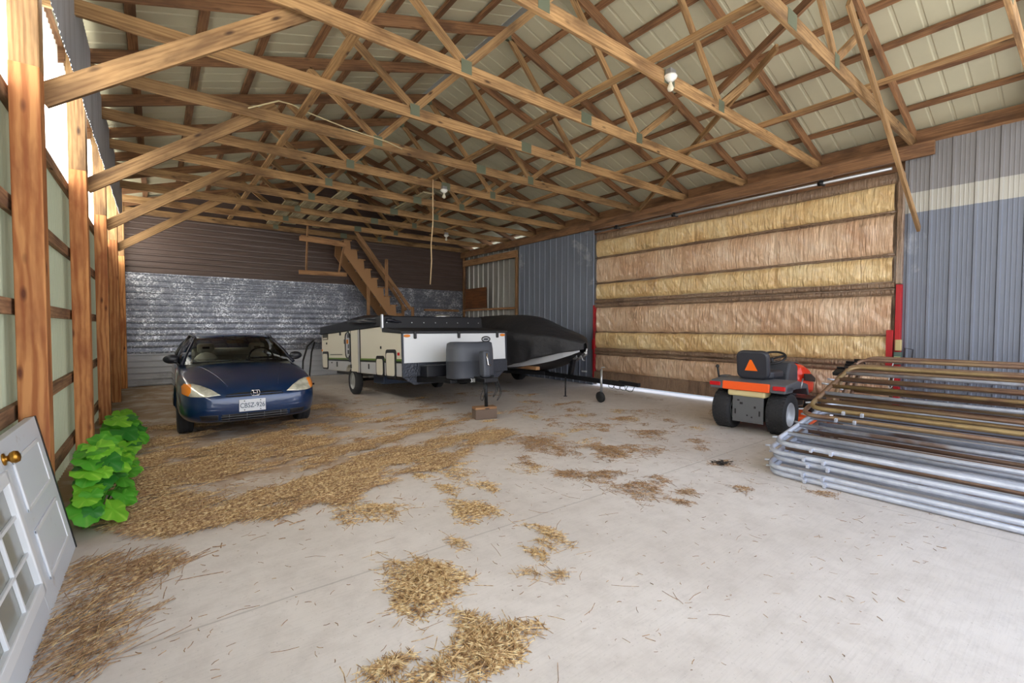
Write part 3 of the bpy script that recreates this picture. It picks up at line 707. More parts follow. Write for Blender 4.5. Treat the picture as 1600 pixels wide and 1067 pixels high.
def leaf(m, c, size, nrm, tip):
    nrm = nrm.normalized(); t = (tip - nrm * tip.dot(nrm)).normalized(); s = nrm.cross(t)
    n = 20; rings = []
    def rad(a):                        # lobed heart outline, stalk at a = pi
        q = .94 + .07 * math.cos(3 * a) + .05 * math.cos(10 * a)
        d = abs(a - math.pi); 
        if d < .5: q *= .45 + 1.1 * d
        return q
    ctr = m.vert(c); R1 = []; R2 = []
    for k in range(n):
        a = 2 * math.pi * k / n; q = rad(a) * size
        for f, L in ((.55, R1), (1.0, R2)):
            p = c + (t * math.cos(a) + s * math.sin(a)) * q * f
            p = p + nrm * (-.16 * size * f * f + .07 * size * math.sin(5 * a) * f + .10 * size * abs(math.sin(a)) * f)
            L.append(m.vert(p))
    for k in range(n):
        u0, u1 = k / n, (k + 1) / n
        m.face([ctr, R1[k], R1[(k + 1) % n]], [((u0 + u1) / 2, 0), (u0, .55), (u1, .55)]); m.face([R1[k], R2[k], R2[(k + 1) % n], R1[(k + 1) % n]], [(u0, .55), (u0, 1), (u1, 1), (u1, .55)])
def weed(loc, sx, sy, h, n, size, label, seed):
    rnd = random.Random(seed); r = empty('leafy_weed', loc, label, 'plant', 0, 'weeds along the left wall')
    st = MB(); ms = [MB(), MB(), MB()]
    for k in range(n):
        a = rnd.uniform(0, 6.28); q = math.sqrt(rnd.random()); x, y = q * sx * math.cos(a), q * sy * math.sin(a)
        z = max(.08, h * (1 - .75 * q * q) * rnd.uniform(.55, 1.05)); c = V(x, y, z); c.x = max(c.x, -loc[0] - .40)
        st.tube([(x * .3, y * .5, 0), (x * .6, y * .75, z * .6), c], .006, 5, False, False)
        nr = V(x * 1.1 + rnd.uniform(-.2, .4), y * .6 - .25 + rnd.uniform(-.3, .3), .75)
        i = 0 if rnd.random() < .42 else (1 if rnd.random() < .6 else 2); ms[i].sm = True
        leaf(ms[i], c, size * rnd.uniform(.6, 1.15), nr, V(x + rnd.uniform(-.3, .3), y + rnd.uniform(-.4, .2), -.3))
    st.build('stem', LEAF[1], r)
    for i, mb in enumerate(ms): mb.build('leaves', LEAF[i], r)
weed((-.42, 4.64, 0), .22, .46, .60, 84, .10, 'bright green broad-leaved weed beside the end of the white door', 3)
weed((-.38, 5.62, 0), .20, .44, .46, 34, .10, 'green weed at the foot of the second post', 5)
weed((-.36, 6.95, 0), .24, .50, .40, 36, .125, 'lower dark green weed behind the second post', 8)
weed((-.42, 8.3, 0), .2, .55, .34, 34, .10, 'small far weed by the third post near the car', 11)

# ------------------------------------------------------------------ blue car
PAINT = Mat('dark_blue_paint', lin(3, 44, 88), .3, .3); PAINT.b.inputs['Coat Weight'].default_value = 1.0; PAINT.b.inputs['Coat Roughness'].default_value = .05; PAINT = PAINT.m
def car_glass():
    m = Mat('car_glass'); tp = m.n('BsdfTransparent'); tp.inputs[0].default_value = (.86, .90, .88, 1); gl = m.n('BsdfGlossy'); gl.inputs['Roughness'].default_value = .02
    fr = m.n('Fresnel'); fr.inputs[0].default_value = 1.5; mx = m.n('MixShader'); m.l(fr.outputs[0], mx.inputs[0]); m.l(tp.outputs[0], mx.inputs[1]); m.l(gl.outputs[0], mx.inputs[2])
    m.l(mx.outputs[0], m.nt.nodes['Material Output'].inputs[0]); return m.m
GLASS = car_glass()
DARKP = Mat('pillar_dark_blue', lin(16, 22, 40), .3).m
car = empty('blue_car', (1.02, 6.82, 0), 'dark blue car facing the camera, with a white licence plate', 'car', R(-.4))
STA = [  # y, half width, bottom, rocker out, shoulder z, centre top z
    (.00, .50, .27, .47, .52), (.035, .62, .23, .56, .585), (.12, .735, .20, .66, .650), (.28, .80, .18, .725, .715), (.55, .835, .17, .765, .785), (.90, .853, .17, .80, .845),
    (1.30, .858, .17, .83, .895), (1.8, .858, .17, .875, .905), (2.6, .857, .17, .89, .91), (3.3, .85, .18, .90, .925), (3.8, .835, .20, .90, .955), (4.15, .78, .25, .88, .95), (4.35, .68, .30, .84, .90), (4.42, .55, .36, .78, .82)]
def car_ring(y, hw, zb, zs, zt):
    h = [(0, zb), (hw * .6, zb), (hw * .93, zb + .03), (hw * .985, zb + .14), (hw, zb + .45 * (zs - zb)), (hw * .985, zs - .09), (hw * .93, zs), (hw * .80, zs + .45 * (zt - zs)), (hw * .5, zs + .85 * (zt - zs)), (0, zt)]
    return [V(x, y, z) for x, z in h] + [V(-x, y, z) for x, z in reversed(h[1:-1])]
m = MB(); m.sm = True
rings = [[m.vert(p) for p in car_ring(*s)] for s in STA]; n = len(rings[0])
for A, B in zip(rings, rings[1:]):
    for k in range(n): m.face([A[k], A[(k + 1) % n], B[(k + 1) % n], B[k]])
m.face(rings[0]); m.face(list(reversed(rings[-1])))
body = m.build('body', PAINT, car, 0, 2)
def cut_cyl(x0, x1, y, z, rad):
    mm_ = MB(); mm_.lathe([(rad, 0), (rad, x1 - x0)], (x0, y, z), (1, 0, 0), 40, False); return mm_.build('cutter', PAINT)
def apply_cut(ob, cutters):
    for c_ in cutters:
        c_.parent = ob.parent; b_ = ob.modifiers.new('cut', 'BOOLEAN'); b_.object = c_; b_.operation = 'DIFFERENCE'; b_.solver = 'EXACT'
    dg = bpy.context.evaluated_depsgraph_get(); me = bpy.data.meshes.new_from_object(ob.evaluated_get(dg)); ob.modifiers.clear(); old = ob.data; ob.data = me; bpy.data.meshes.remove(old)
    for c_ in cutters: bpy.data.objects.remove(c_)
    for pl in me.polygons: pl.use_smooth = True
from mathutils.bvhtree import BVHTree
def bvh_of(ob):
    dg = bpy.context.evaluated_depsgraph_get(); e = ob.evaluated_get(dg); me = e.to_mesh(); b_ = bmesh.new(); b_.from_mesh(me); t = BVHTree.FromBMesh(b_); b_.free(); e.to_mesh_clear(); return t
apply_cut(body, [cut_cyl(-.95, -.60, .85, .30, .345), cut_cyl(.60, .95, .85, .30, .345), cut_cyl(-.95, -.60, 3.47, .30, .345), cut_cyl(.60, .95, 3.47, .30, .345)])
tree = bvh_of(body)
def fy(x, z, off=.004):
    h = tree.ray_cast(V(x, -1, z), V(0, 1, 0)); return (h[0].y if h[0] else .4) - off
def fz(x, y, off=.004):
    h = tree.ray_cast(V(x, y, 2), V(0, 0, -1)); return (h[0].z if h[0] else .7) + off
def patch(outline, name, mat, off=.006, dens=10, label=None, parent=car):
    """fan grid over a convex front-view outline, laid on the body"""
    m = MB(); m.sm = True; cx = sum(p[0] for p in outline) / len(outline); cz = sum(p[1] for p in outline) / len(outline)
    fine = []
    for (a, b), (c, d) in zip(outline, outline[1:] + outline[:1]):
        for k in range(4): fine.append((a + (c - a) * k / 4, b + (d - b) * k / 4))
    rings = []
    for f in [i / dens for i in range(1, dens + 1)]:
        rings.append([m.vert((cx + (x - cx) * f, fy(cx + (x - cx) * f, cz + (z - cz) * f, off if f < .98 else -.004), cz + (z - cz) * f)) for x, z in fine])
    c0 = m.vert((cx, fy(cx, cz, off), cz)); N = len(fine)
    for k in range(N): m.face([c0, rings[0][k], rings[0][(k + 1) % N]])
    for A, B in zip(rings, rings[1:]):
        for k in range(N): m.face([A[k], B[k], B[(k + 1) % N], A[(k + 1) % N]])
    return m.build(name, mat, parent, label=label)
LENS = Mat('headlight_lens', lin(214, 208, 184), .18, .35); LENS.b.inputs['Coat Weight'].default_value = 1.0
_c = LENS.coord('Object'); LENS.color(LENS.ramp(LENS.noise(_c, 9, 3), (.35, lin(180, 180, 166)), (.6, lin(236, 234, 218)))); LENS = LENS.m
for s in (-1, 1):
    hl = patch([(s * x, z) for x, z in ((.375, .570), (.47, .640), (.57, .690), (.67, .718), (.755, .722), (.785, .68), (.785, .59), (.70, .562), (.53, .555))], 'headlight', LENS, .012)
    patch([(s * x, z) for x, z in ((.68, .715), (.752, .718), (.784, .68), (.784, .592), (.72, .568), (.69, .62))], 'turn_signal', AMBER, .018, label='amber turn signal', parent=hl)
    patch([(s * x, z) for x, z in ((.41, .25), (.41, .325), (.62, .33), (.60, .26))], 'fog_recess', BLACK, .004)
DARK = Mat('grille_black', lin(14, 14, 18), .5).m
patch([(-.36, .545), (-.34, .575), (-.2, .59), (.2, .59), (.34, .575), (.36, .545), (.2, .535), (-.2, .535)], 'upper_grille', DARK, .004)
patch([(-.40, .235), (-.40, .325), (.40, .325), (.40, .235)], 'lower_grille', DARK, .004)
m = MB()
for z in (.265, .295): m.tube([(x / 10 * .39, fy(x / 10 * .39, z, .012), z) for x in range(-10, 11)], .006, 6)
for x in (-.3, -.1, .1, .3): m.tube([(x, fy(x, .24, .012), .24), (x, fy(x, .32, .012), .32)], .005, 6)
m.build('grille_bar', Mat('grille_grey', lin(92, 94, 100), .5, .4).m, car)
m = MB(); m.tube([(x / 10 * .33, fy(x / 10 * .33, .562, .014), .562) for x in range(-10, 11)], .008, 6); m.build('grille_strip', PAINT, car)
# emblem
yE = fy(0, .57, .022)
m = MB(); out = [(-.045, .035), (.045, .035), (.052, .0), (.038, -.035), (-.038, -.035), (-.052, 0)]
m.tube([(a, yE, .575 + b) for a, b in out], .0055, 6, True); m.tube([(-.024, yE, .604), (-.018, yE, .546)], .006, 6); m.tube([(.024, yE, .604), (.018, yE, .546)], .006, 6); m.tube([(-.02, yE, .575), (.02, yE, .575)], .006, 6)
m.build('emblem', CHROME, car, label='chrome emblem')
def text_mesh(txt, size, depth=.001):
    cu = bpy.data.curves.new('lettering', 'FONT'); cu.body = txt; cu.size = size; cu.align_x = 'CENTER'; cu.align_y = 'CENTER'; cu.extrude = depth
    t = bpy.data.objects.new('lettering', cu); C.objects.link(t); dg = bpy.context.evaluated_depsgraph_get()
    me = bpy.data.meshes.new_from_object(t.evaluated_get(dg)); bpy.data.objects.remove(t); bpy.data.curves.remove(cu); return me
def text(name, txt, size, mat, parent, loc, rot, sx=1):
    me = text_mesh(txt, size); me.materials.append(mat); o = bpy.data.objects.new(name, me); C.objects.link(o); o.parent = parent; o.location = loc; o.rotation_euler = rot; o.scale = (sx, 1, 1); return o
yP = min(fy(x, z, .012) for x in (-.15, 0, .15) for z in (.34, .48)) - .006
pl = MB().box(-.19, .115, yP, yP + .006, .345, .50).build('licence_plate', Mat('plate_white', lin(226, 230, 238), .4).m, car, .004, label='white licence plate')
text('plate_lettering', 'CBSZ-926', .088, Mat('plate_blue', lin(40, 70, 96), .5).m, pl, (-.0375, yP - .002, .42), (R(90), 0, 0), .78)
m = MB()
for x in (-.13, .055):
    for z in (.365, .482): m.lathe([(.007, 0), (.007, .004)], (x, yP - .003, z), (0, -1, 0), 10)
m.build('plate_bolt', BLACK, pl)
# glasshouse
def lerp(a, b, t): return a + (b - a) * t
def curve3(l, c, t): # symmetric quadratic through -x, centre, +x
    u = 2 * t - 1; return V(l.x * -u * -1 if False else -l.x * u * -1, 0, 0)
def arcpt(side, ctr, t):
    """t in 0..1 from left to right; side is the right-hand end point, ctr the centre point"""
    u = 2 * t - 1; return V(side.x * u, ctr.y + (side.y - ctr.y) * u * u, ctr.z + (side.z - ctr.z) * u * u)
wsB = (V(.73, 1.42, .885), V(0, 1.16, .905)); wsT = (V(.53, 2.10, 1.255), V(0, 2.02, 1.295)); rfB = (V(.51, 3.10, 1.262), V(0, 3.16, 1.30)); rgB = (V(.68, 3.80, .955), V(0, 3.92, .975))
m = MB(); m.grid(lambda i, j: lerp(arcpt(*wsB, i / 20), arcpt(*wsT, i / 20), j / 10) + V(0, -.02, .02) * math.sin(math.pi * j / 10), 21, 11); m.build('windshield', GLASS, car)
m = MB(); m.grid(lambda i, j: lerp(arcpt(*wsT, i / 20), arcpt(*rfB, i / 20), j / 12) + V(0, 0, .04) * math.sin(math.pi * j / 12), 21, 13); o = m.build('roof', PAINT, car); so = o.modifiers.new('thick', 'SOLIDIFY'); so.thickness = .03; so.offset = -1
m = MB(); m.grid(lambda i, j: lerp(arcpt(*rfB, i / 20), arcpt(*rgB, i / 20), j / 8) + V(0, .03, .03) * math.sin(math.pi * j / 8), 21, 9); m.build('rear_window', GLASS, car)
for s in (-1, 1):
    def q(x, y, z): return V(s * x, y, z)
    top = [q(.560, 2.08, 1.25), q(.585, 2.4, 1.275), q(.585, 2.8, 1.275), q(.545, 3.10, 1.255)]; bot = [q(.775, 1.50, .885), q(.80, 2.1, .90), q(.80, 2.9, .91), q(.745, 3.70, .945)]
    def pl4(P, t):
        f = t * 3; i = min(int(f), 2); return lerp(P[i], P[i + 1], f - i)
    m = MB(); m.grid(lambda i, j: lerp(pl4(bot, i / 12), pl4(top, i / 12), j / 6) + q(.03, 0, 0) * math.sin(math.pi * j / 6), 13, 7); m.build('side_window', GLASS, car)
    m = MB(); m.tube([q(.75, 1.38, .875), q(.645, 1.745, 1.082), q(.545, 2.09, 1.262)], [.022, .018, .017], 8); m.build('windshield_pillar', DARKP, car)
    m = MB(); m.tube([q(.545, 2.09, 1.262), q(.575, 2.4, 1.292), q(.575, 2.8, 1.292), q(.55, 3.12, 1.262)], .018, 8); m.build('roof_rail', DARKP, car)
    m = MB(); m.tube([q(.80, 2.55, .90), q(.70, 2.62, 1.1), q(.588, 2.68, 1.285)], .026, 8); m.build('door_pillar', DARK, car)
    m = MB(); m.tube([q(.55, 3.1, 1.26), q(.66, 3.45, 1.10), q(.735, 3.78, .94)], [.04, .06, .05], 8); m.build('rear_pillar', PAINT, car)
    m = MB(); m.tube([q(.78, 1.46, .885), q(.815, 2.1, .905), q(.81, 2.9, .915), q(.75, 3.72, .95)], .014, 6); m.build('belt_moulding', DARK, car)
    m = MB(); m.ball((0, 0, 0), .105, .055, .068, 16, 10)
    for v in m.bm.verts: v.co = V(s * .86 + v.co.x, 1.72 + v.co.y, .955 + v.co.z)
    m.tube([q(.78, 1.68, .91), q(.88, 1.72, .94)], .03, 8); m.build('side_mirror', Mat('mirror_black', lin(28, 30, 38), .4).m, car)
# seats, dash, wheel
CLO = Mat('seat_cloth', lin(196, 192, 178), .9).m; DASH = Mat('dash_grey', lin(80, 80, 76), .8).m
for s in (-1, 1):
    st = MB(); st.sm = True; st.ball((s * .38, 2.42, .68), .23, .09, .34, 14, 10); st.build('seat_back', CLO, car)
    m = MB(); m.box(s * .38 - .125, s * .38 + .125, 2.44, 2.54, 1.0, 1.16); h = m.build('headrest', CLO, car, .04)
    MB().box(s * .38 - .05, s * .38 + .05, 2.425, 2.445, 1.07, 1.105).build('headrest_slot', DARK, h)
m = MB(); m.box(-.55, .55, 3.2, 3.32, .7, 1.05); m.build('rear_seat', CLO, car, .05)
m = MB(); m.prism([(1.25, .70), (1.25, .86), (1.55, .915), (1.75, .90), (1.78, .70)], (-.70, 0, 0), (0, 1, 0), (0, 0, 1), 1.40); m.build('dashboard', DASH, car, .02)
m = MB(); cS = V(.36, 1.86, .93); m.tube([cS + V(.18 * math.cos(2 * math.pi * k / 24), .075 * math.sin(2 * math.pi * k / 24), .165 * math.sin(2 * math.pi * k / 24)) for k in range(24)], .014, 6, True); m.tube([cS + V(-.17, 0, 0), cS + V(.17, 0, 0)], .02, 6); m.build('steering_wheel', DARK, car)
m = MB(); m.box(-.12, .12, 2.0, 2.02, 1.17, 1.225); m.build('rear_mirror', DARK, car, .01)
m = MB(); m.tube([(-.62, 1.33, .915), (-.1, 1.26, .935), (.0, 1.25, .93)], .009, 6); m.tube([(.05, 1.25, .935), (.55, 1.36, .915)], .009, 6); m.build('wiper', DARK, car)
m = MB()
for s in (-1, 1): m.tube([(s * (.30 + .24 * t), .16 + 1.05 * t, fz(s * (.30 + .24 * t), .16 + 1.05 * t, -.001)) for t in [k / 12 for k in range(13)]], .006, 6)
m.build('hood_crease', PAINT, car)
def car_wheel(x, y):
    m = MB(); rad, w = .305, .185
    m.lathe([(rad * .62, -w * .46), (rad * .85, -w / 2), (rad * .96, -w * .46), (rad, -w * .38), (rad, -w * .20), (rad * .975, -w * .17), (rad, -w * .14), (rad, w * .14), (rad * .975, w * .17), (rad, w * .20), (rad, w * .38), (rad * .96, w * .46), (rad * .85, w / 2), (rad * .62, w * .46)], (x, y, rad), (1, 0, 0), 40, True, False)
    t = m.build('wheel', TYRE, car)
    m = MB()
    for s in (-1, 1): m.lathe([(rad * .63, w * .46), (rad * .58, w * .36), (rad * .3, w * .38), (.001, w * .42)], (x, y, rad), (s, 0, 0), 24, True, False)
    m.build('hub_cap', GREYM, t)
for x in (-.735, .735):
    for y in (.85, 3.47): car_wheel(x, y)
m = MB(); m.box(-.58, .58, .5, 3.9, .19, .40); m.build('underbody', BLACK, car, .02)
# ------------------------------------------------------------------ folding camper trailer
cp = empty('camper_trailer', (3.22, 7.06, 0), 'folded white and beige camper trailer with black lid and grey gas bottle cover', 'camper trailer', -.03, None, -.05)
BEIGE = Mat('camper_beige', lin(224, 217, 200), .45).m; CWHITE = Mat('camper_white', lin(222, 226, 232), .4).m; CGREY = Mat('camper_grey', lin(188, 188, 190), .45).m
LID = steel('lid_black', lin(15, 18, 28), .5, .0).m; DIAM = Mat('diamond_plate', lin(58, 62, 72), .4, .4)
_c = DIAM.coord('Object', (1, 1, 1)); DIAM.bump(DIAM.vor(_c, 34, 'F1'), .6, .01); DIAM = DIAM.m
LIME = Mat('lime_stripe', lin(96, 128, 40), .4).m
arch = [(3.14, .615), (3.10, .70), (2.98, .76), (2.56, .76), (2.46, .70), (2.42, .615)]
side = [(0, .615), (0, 1.34), (.90, 1.40), (.90, 1.545), (5.25, 1.545), (5.27, 1.0), (5.23, .70), (5.10, .615)] + arch
cb = MB().prism(side, (0, 0, 0), (0, 1, 0), (0, 0, 1), 2.10).build('body', BEIGE, cp, .01)
m = MB(); m.box(.02, 2.08, -.012, .02, .845, 1.335); m.build('front_panel', CWHITE, cp, .004)
m = MB(); m.box(-.004, 2.104, -.016, .03, .615, .845); m.build('rock_guard', DIAM, cp, .003)
MB().prism([(.03, .625), (.03, .845), (2.44, .845), (2.44, .66), (2.41, .625)], (-.006, 0, 0), (0, 1, 0), (0, 0, 1), .008).build('lower_skirt', CGREY, cp)
MB().prism([(2.78, .77), (2.78, .845), (5.25, .845), (5.22, .70), (5.10, .625), (3.16, .625), (3.10, .72), (2.98, .775)], (-.006, 0, 0), (0, 1, 0), (0, 0, 1), .008).build('lower_skirt', CGREY, cp)
for a, b in ((.05, 2.15), (2.80, 4.60)):
    m = MB(); m.box(-.010, 0, a, b, .880, .915); s_ = m.build('green_stripe', LIME, cp)
    m = MB(); m.box(-.010, 0, a, b, .845, .880); m.build('dark_stripe', BLKM, cp)
m = MB(); m.box(-.010, 0, 3.45, 4.45, .985, .998); m.build('pinstripe', BLKM, cp)
for y in (0,): 
    for x in (-.012, 2.085): MB().box(x, x + .027, -.02, .02, .615, 1.345).build('corner_moulding', DIAM, cp, .004)
def rrect(y0, y1, z0, z1, rr=.05, n=4):
    out = []
    for cy, cz, a0 in ((y1 - rr, z1 - rr, 0), (y0 + rr, z1 - rr, 90), (y0 + rr, z0 + rr, 180), (y1 - rr, z0 + rr, 270)):
        for k in range(n): out.append((cy + rr * math.cos(R(a0 + 90 * k / (n - 1))), cz + rr * math.sin(R(a0 + 90 * k / (n - 1)))))
    return out
for y0, y1, z0, z1 in ((4.64, 5.10, .65, 1.05), (.84, 1.20, .60, .95), (.28, .70, .60, 1.06)):
    f = MB().prism(rrect(y0 - .02, y1 + .02, z0 - .02, z1 + .02, .07), (-.022, 0, 0), (0, 1, 0), (0, 0, 1), .022).build('hatch_frame', BLACK, cp)
    MB().prism(rrect(y0 + .025, y1 - .025, z0 + .02, z1 - .04), (-.028, 0, 0), (0, 1, 0), (0, 0, 1), .01).build('hatch_door', BEIGE, f)
# entry door with its seams
d_ = MB().box(-.012, 0, 2.27, 2.76, .635, 1.54).build('entry_door', BEIGE, cp, .004)
MB().box(-.016, 0, 2.17, 2.255, .62, 1.545).build('door_post', CGREY, cp, .004)
for y in (2.262, 2.768, 2.165): MB().box(-.017, 0, y - .007, y + .007, .62, 1.545).build('seam', BLKM, cp)
MB().box(-.03, 0, 2.73, 2.77, .70, .78).build('door_catch', BLKM, cp, .004)
pf = MB().prism(rrect(2.82, 3.12, .94, 1.45, .1), (-.014, 0, 0), (0, 1, 0), (0, 0, 1), .014).build('service_panel', CGREY, cp)
m = MB(); m.tube([(-.016, y, z) for y, z in rrect(2.80, 3.14, .92, 1.47, .12, 5)], .014, 6, True); m.build('panel_rim', BLKM, pf)
for y, z, w, h, mt in ((2.92, 1.40, .15, .09, BLKM), (3.0, 1.275, .12, .09, AMBER), (2.93, 1.17, .06, .09, BLKM), (2.94, 1.05, .10, .09, BLKM), (3.20, 1.28, .10, .10, BLKM), (2.80, 1.28, .06, .13, BLKM), (2.95, 1.50, .06, .04, BLKM), (3.56, 1.47, .09, .08, BLKM), (2.86, .90, .12, .14, DIAM), (.15, 1.0, .06, .05, REDL), (.98, 1.12, .03, .05, BLKM), (4.75, 1.27, .05, .05, BLKM), (3.85, .77, .06, .12, BLKM), (1.65, .76, .04, .10, BLKM), (5.2, 1.1, .05, .05, AMBER), (4.3, .80, .06, .03, BLKM)):
    MB().box(-.02, 0, y - w / 2, y + w / 2, z - h / 2, z + h / 2).build('side_fitting', mt, cp, .006)
bd = MB().box(-.012, 0, 4.64, 5.12, 1.36, 1.50).build('name_badge', Mat('badge_brown', lin(92, 86, 70), .5).m, cp)
for z in (1.46, 1.395): MB().box(-.015, -.012, 4.68, 5.08, z - .014, z + .014).build('badge_line', BEIGE if z < 1.4 else BLKM, bd)
# lid, front deck
lidm = MB(); lidm.prism([(.85, 1.46), (.89, 1.70), (3.0, 1.725), (5.27, 1.70), (5.31, 1.545), (5.31, 1.50), (.95, 1.50)], (-.03, 0, 0), (0, 1, 0), (0, 0, 1), 2.16); lidm.build('lid', LID, cp, .02)
m = MB()
for k in range(9): m.lathe([(.012, 0), (.008, .008)], (.07 + k * .245, .862, 1.575), (0, -1, 0), 8)
m.build('lid_rivet', GREYM, cp)
MB().prism([(-.03, 1.335), (-.03, 1.385), (.80, 1.475), (.86, 1.475), (.86, 1.40)], (-.03, 0, 0), (0, 1, 0), (0, 0, 1), 2.16).build('front_deck', LID, cp, .012)
MB().box(-.034, -.0, .83, .90, 1.46, 1.72).build('lid_corner', GREYM, cp, .006)
for x in (.22, 1.06, 1.89): MB().box(x - .024, x + .024, -.05, -.012, 1.25, 1.38).build('deck_latch', BLKM, cp, .012)
for x in (.08, 2.02):
    m = MB(); m.ball((x, -.016, 1.30), .062, .018, .024, 14, 8); m.build('clearance_light', AMBER, cp)
m = MB(); el = [(1.64 + .088 * math.cos(2 * math.pi * k / 24), -.018, 1.225 + .045 * math.sin(2 * math.pi * k / 24)) for k in range(24)]
m.tube(el, .012, 6, True); eb = m.build('oval_badge', BLKM, cp)
m = MB(); m.prism([(.06 * math.cos(2 * math.pi * k / 20), .02 * math.sin(2 * math.pi * k / 20)) for k in range(20)], (1.64, -.014, 1.225), (1, 0, 0), (0, 0, 1), .006); m.build('badge_mark', DIAM, eb)
# tongue, skirt, step
m = MB(); m.beam((.28, .1, .56), (1.0, -1.12, .56), .06, .10); m.build('tongue_beam', BLKM, cp, .004)
m = MB(); m.beam((1.82, .1, .56), (1.04, -1.12, .56), .06, .10); m.build('tongue_beam', BLKM, cp, .004)
MB().prism([(.0, .615), (2.10, .615), (1.95, .49), (.22, .47)], (0, .06, 0), (1, 0, 0), (0, 0, 1), -.02).build('front_valance', DIAM, cp, .004)
MB().box(.55, 1.4, -.62, -.12, .50, .56).build('battery_tray', BLKM, cp, .006)
MB().box(.30, .75, -.28, -.02, .60, .80).build('battery_box', LID, cp, .02)
text('tongue_lettering', '3II', .085, Mat('sticker_white', lin(214, 216, 220), .5).m, cp, (.80, -.90, .545), (R(90), 0, R(-20)))
# gas bottle cover, lofted
def gas_ring(z, s): 
    return [V(.90 + s * .385 * c_(a) , -.66 + s * .23 * s_2(a), z + (.022 * (abs(c_(a)) ) if z > 1.1 else 0)) for a in [2 * math.pi * k / 28 for k in range(28)]]
sgn_ = lambda v: (1 if v >= 0 else -1)
c_ = lambda a: sgn_(math.cos(a)) * abs(math.cos(a)) ** .42
s_2 = lambda a: sgn_(math.sin(a)) * abs(math.sin(a)) ** .55
GASC = Mat('bottle_cover_grey', lin(70, 74, 84), .5).m
m = MB(); m.sm = True; loft(m, [gas_ring(.58, .99), gas_ring(.60, 1.0), gas_ring(.855, 1.0), gas_ring(.86, 1.015), gas_ring(.87, 1.0), gas_ring(1.05, .985), gas_ring(1.13, .95), gas_ring(1.155, .82)]); m.build('gas_bottle_cover', GASC, cp, 0, 0)
MB().box(.84, .98, -1.17, -1.02, .60, 1.02).build('jack_motor_cover', GASC, cp, .035)
m = MB(); m.tube([(.90, -1.18, .98), (.91, -1.19, .80), (.955, -1.20, .79)], .012, 6); m.build('jack_crank', CHROME, cp)
m = MB(); m.tube([(.92, -1.09, .105), (.92, -1.09, .62)], .028, 12); m.lathe([(.06, 0), (.06, .012)], (.92, -1.09, .105), (0, 0, 1), 14, False); m.build('tongue_jack', BLKM, cp)
MB().box(.80, 1.06, -1.25, -1.0, .52, .60).build('coupler', BLKM, cp, .015)
for k, (x, dz) in enumerate(((.82, .30), (1.02, .26), (1.08, .32))):
    m = MB(); m.tube([(x + .03 * math.sin(t * 6.28 + k), -1.18 - .02 * k, .55 - dz * math.sin(math.pi * t) + .0) if True else None for t in [i / 14 for i in range(15)]], .006, 6)
    for v in m.bm.verts: v.co.x += .10 * math.sin(v.co.z * 17 + k)*.3
    m.build('safety_chain', BLKM, cp)
# wheels and underneath
def ctw(x):
    m = MB(); y, z, rad, w = 2.78, .14 + .29, .29, .15
    m.lathe([(rad * .62, -w * .46), (rad * .9, -w / 2), (rad, -w * .36), (rad, w * .36), (rad * .9, w / 2), (rad * .62, w * .46)], (x, y, z), (1, 0, 0), 36, True, False); t = m.build('wheel', TYRE, cp)
    m = MB()
    for s in (-1, 1): m.lathe([(rad * .64, w * .46), (rad * .56, w * .30), (rad * .3, w * .34), (rad * .12, w * .5), (.001, w * .52)], (x, y, z), (s, 0, 0), 24, True, False)
    m.build('rim', Mat('trailer_rim', lin(170, 172, 172), .4, .4).m, t)
ctw(.08); ctw(2.02)
m = MB(); m.tube([(.1, 2.78, .445), (2.0, 2.78, .445)], .035); m.build('axle', BLKM, cp)
for x in (.35, 1.75): MB().box(x - .03, x + .03, .1, 5.1, .50, .615).build('chassis_rail', BLKM, cp)
MB().box(.25, 1.2, 1.55, 2.15, .40, .60).build('folding_step', Mat('step_blue', lin(52, 66, 92), .5, .2).m, cp, .01)
MB().box(.20, 1.4, 2.25, 2.32, .50, .54).build('step_bar', GREYM, cp, .006)
# cloth bundles and vent on the lid
def bundle(name, loc, sx, sy, sz, seed, mat, label):
    m = MB(); m.sm = True
    def fn(i, j):
        a = 2 * math.pi * i / 40; b = math.pi * (j + .05) / 14.1; p = V(math.cos(a) * math.sin(b), math.sin(a) * math.sin(b), -math.cos(b))
        q = 1 + .28 * noise.noise(p * 2.2 + V(seed, 0, 0)) + .16 * noise.noise(p * 6 + V(seed, 3, 0)); return V(p.x * sx * q, p.y * sy * q, max(p.z, -.15) * sz * q)
    m.grid(fn, 40, 15, True, True); o = m.build(name, mat, None, 0, 0, label, 'tarp'); o.location = loc; return o
TARP = Mat('black_tarp', lin(34, 36, 46), .38).m
bundle('folded_tarp', (3.50, 8.9, 1.545), .42, .95, .13, 2, TARP, 'crumpled black tarp lying on the left front corner of the camper lid')
bundle('folded_tarp', (5.05, 9.35, 1.53), .42, .35, .13, 7, TARP, 'black bundle on the right side of the camper lid')
m = MB(); m.lathe([(.16, 0), (.16, .05), (.12, .08)], (4.75, 8.5, 1.63), (0, 0, 1), 16); m.build('roof_vent', GREYM, None, 0, 0, 'low round grey vent on the camper lid beside the black bundle', 'vent')
# block under the jack
blk = empty('concrete_block', (4.10, 5.99, 0), 'rough grey-brown block on the floor under the camper jack', 'block', R(-14))
BLOCKM = steel('rough_block', lin(112, 94, 82), .9, 0, lin(72, 54, 46), .9).m
MB().box(-.18, .18, -.10, .10, 0, .155).build('block', BLOCKM, blk, .01)
pk = MB().box(-.18, .18, -.085, .085, .1555, .192).build('wood_plank', STAIR, None, .004, 0, 'short orange plank on the rough block under the camper jack', 'plank'); pk.location = (4.10, 5.99, 0); pk.rotation_euler = (0, 0, R(-14))
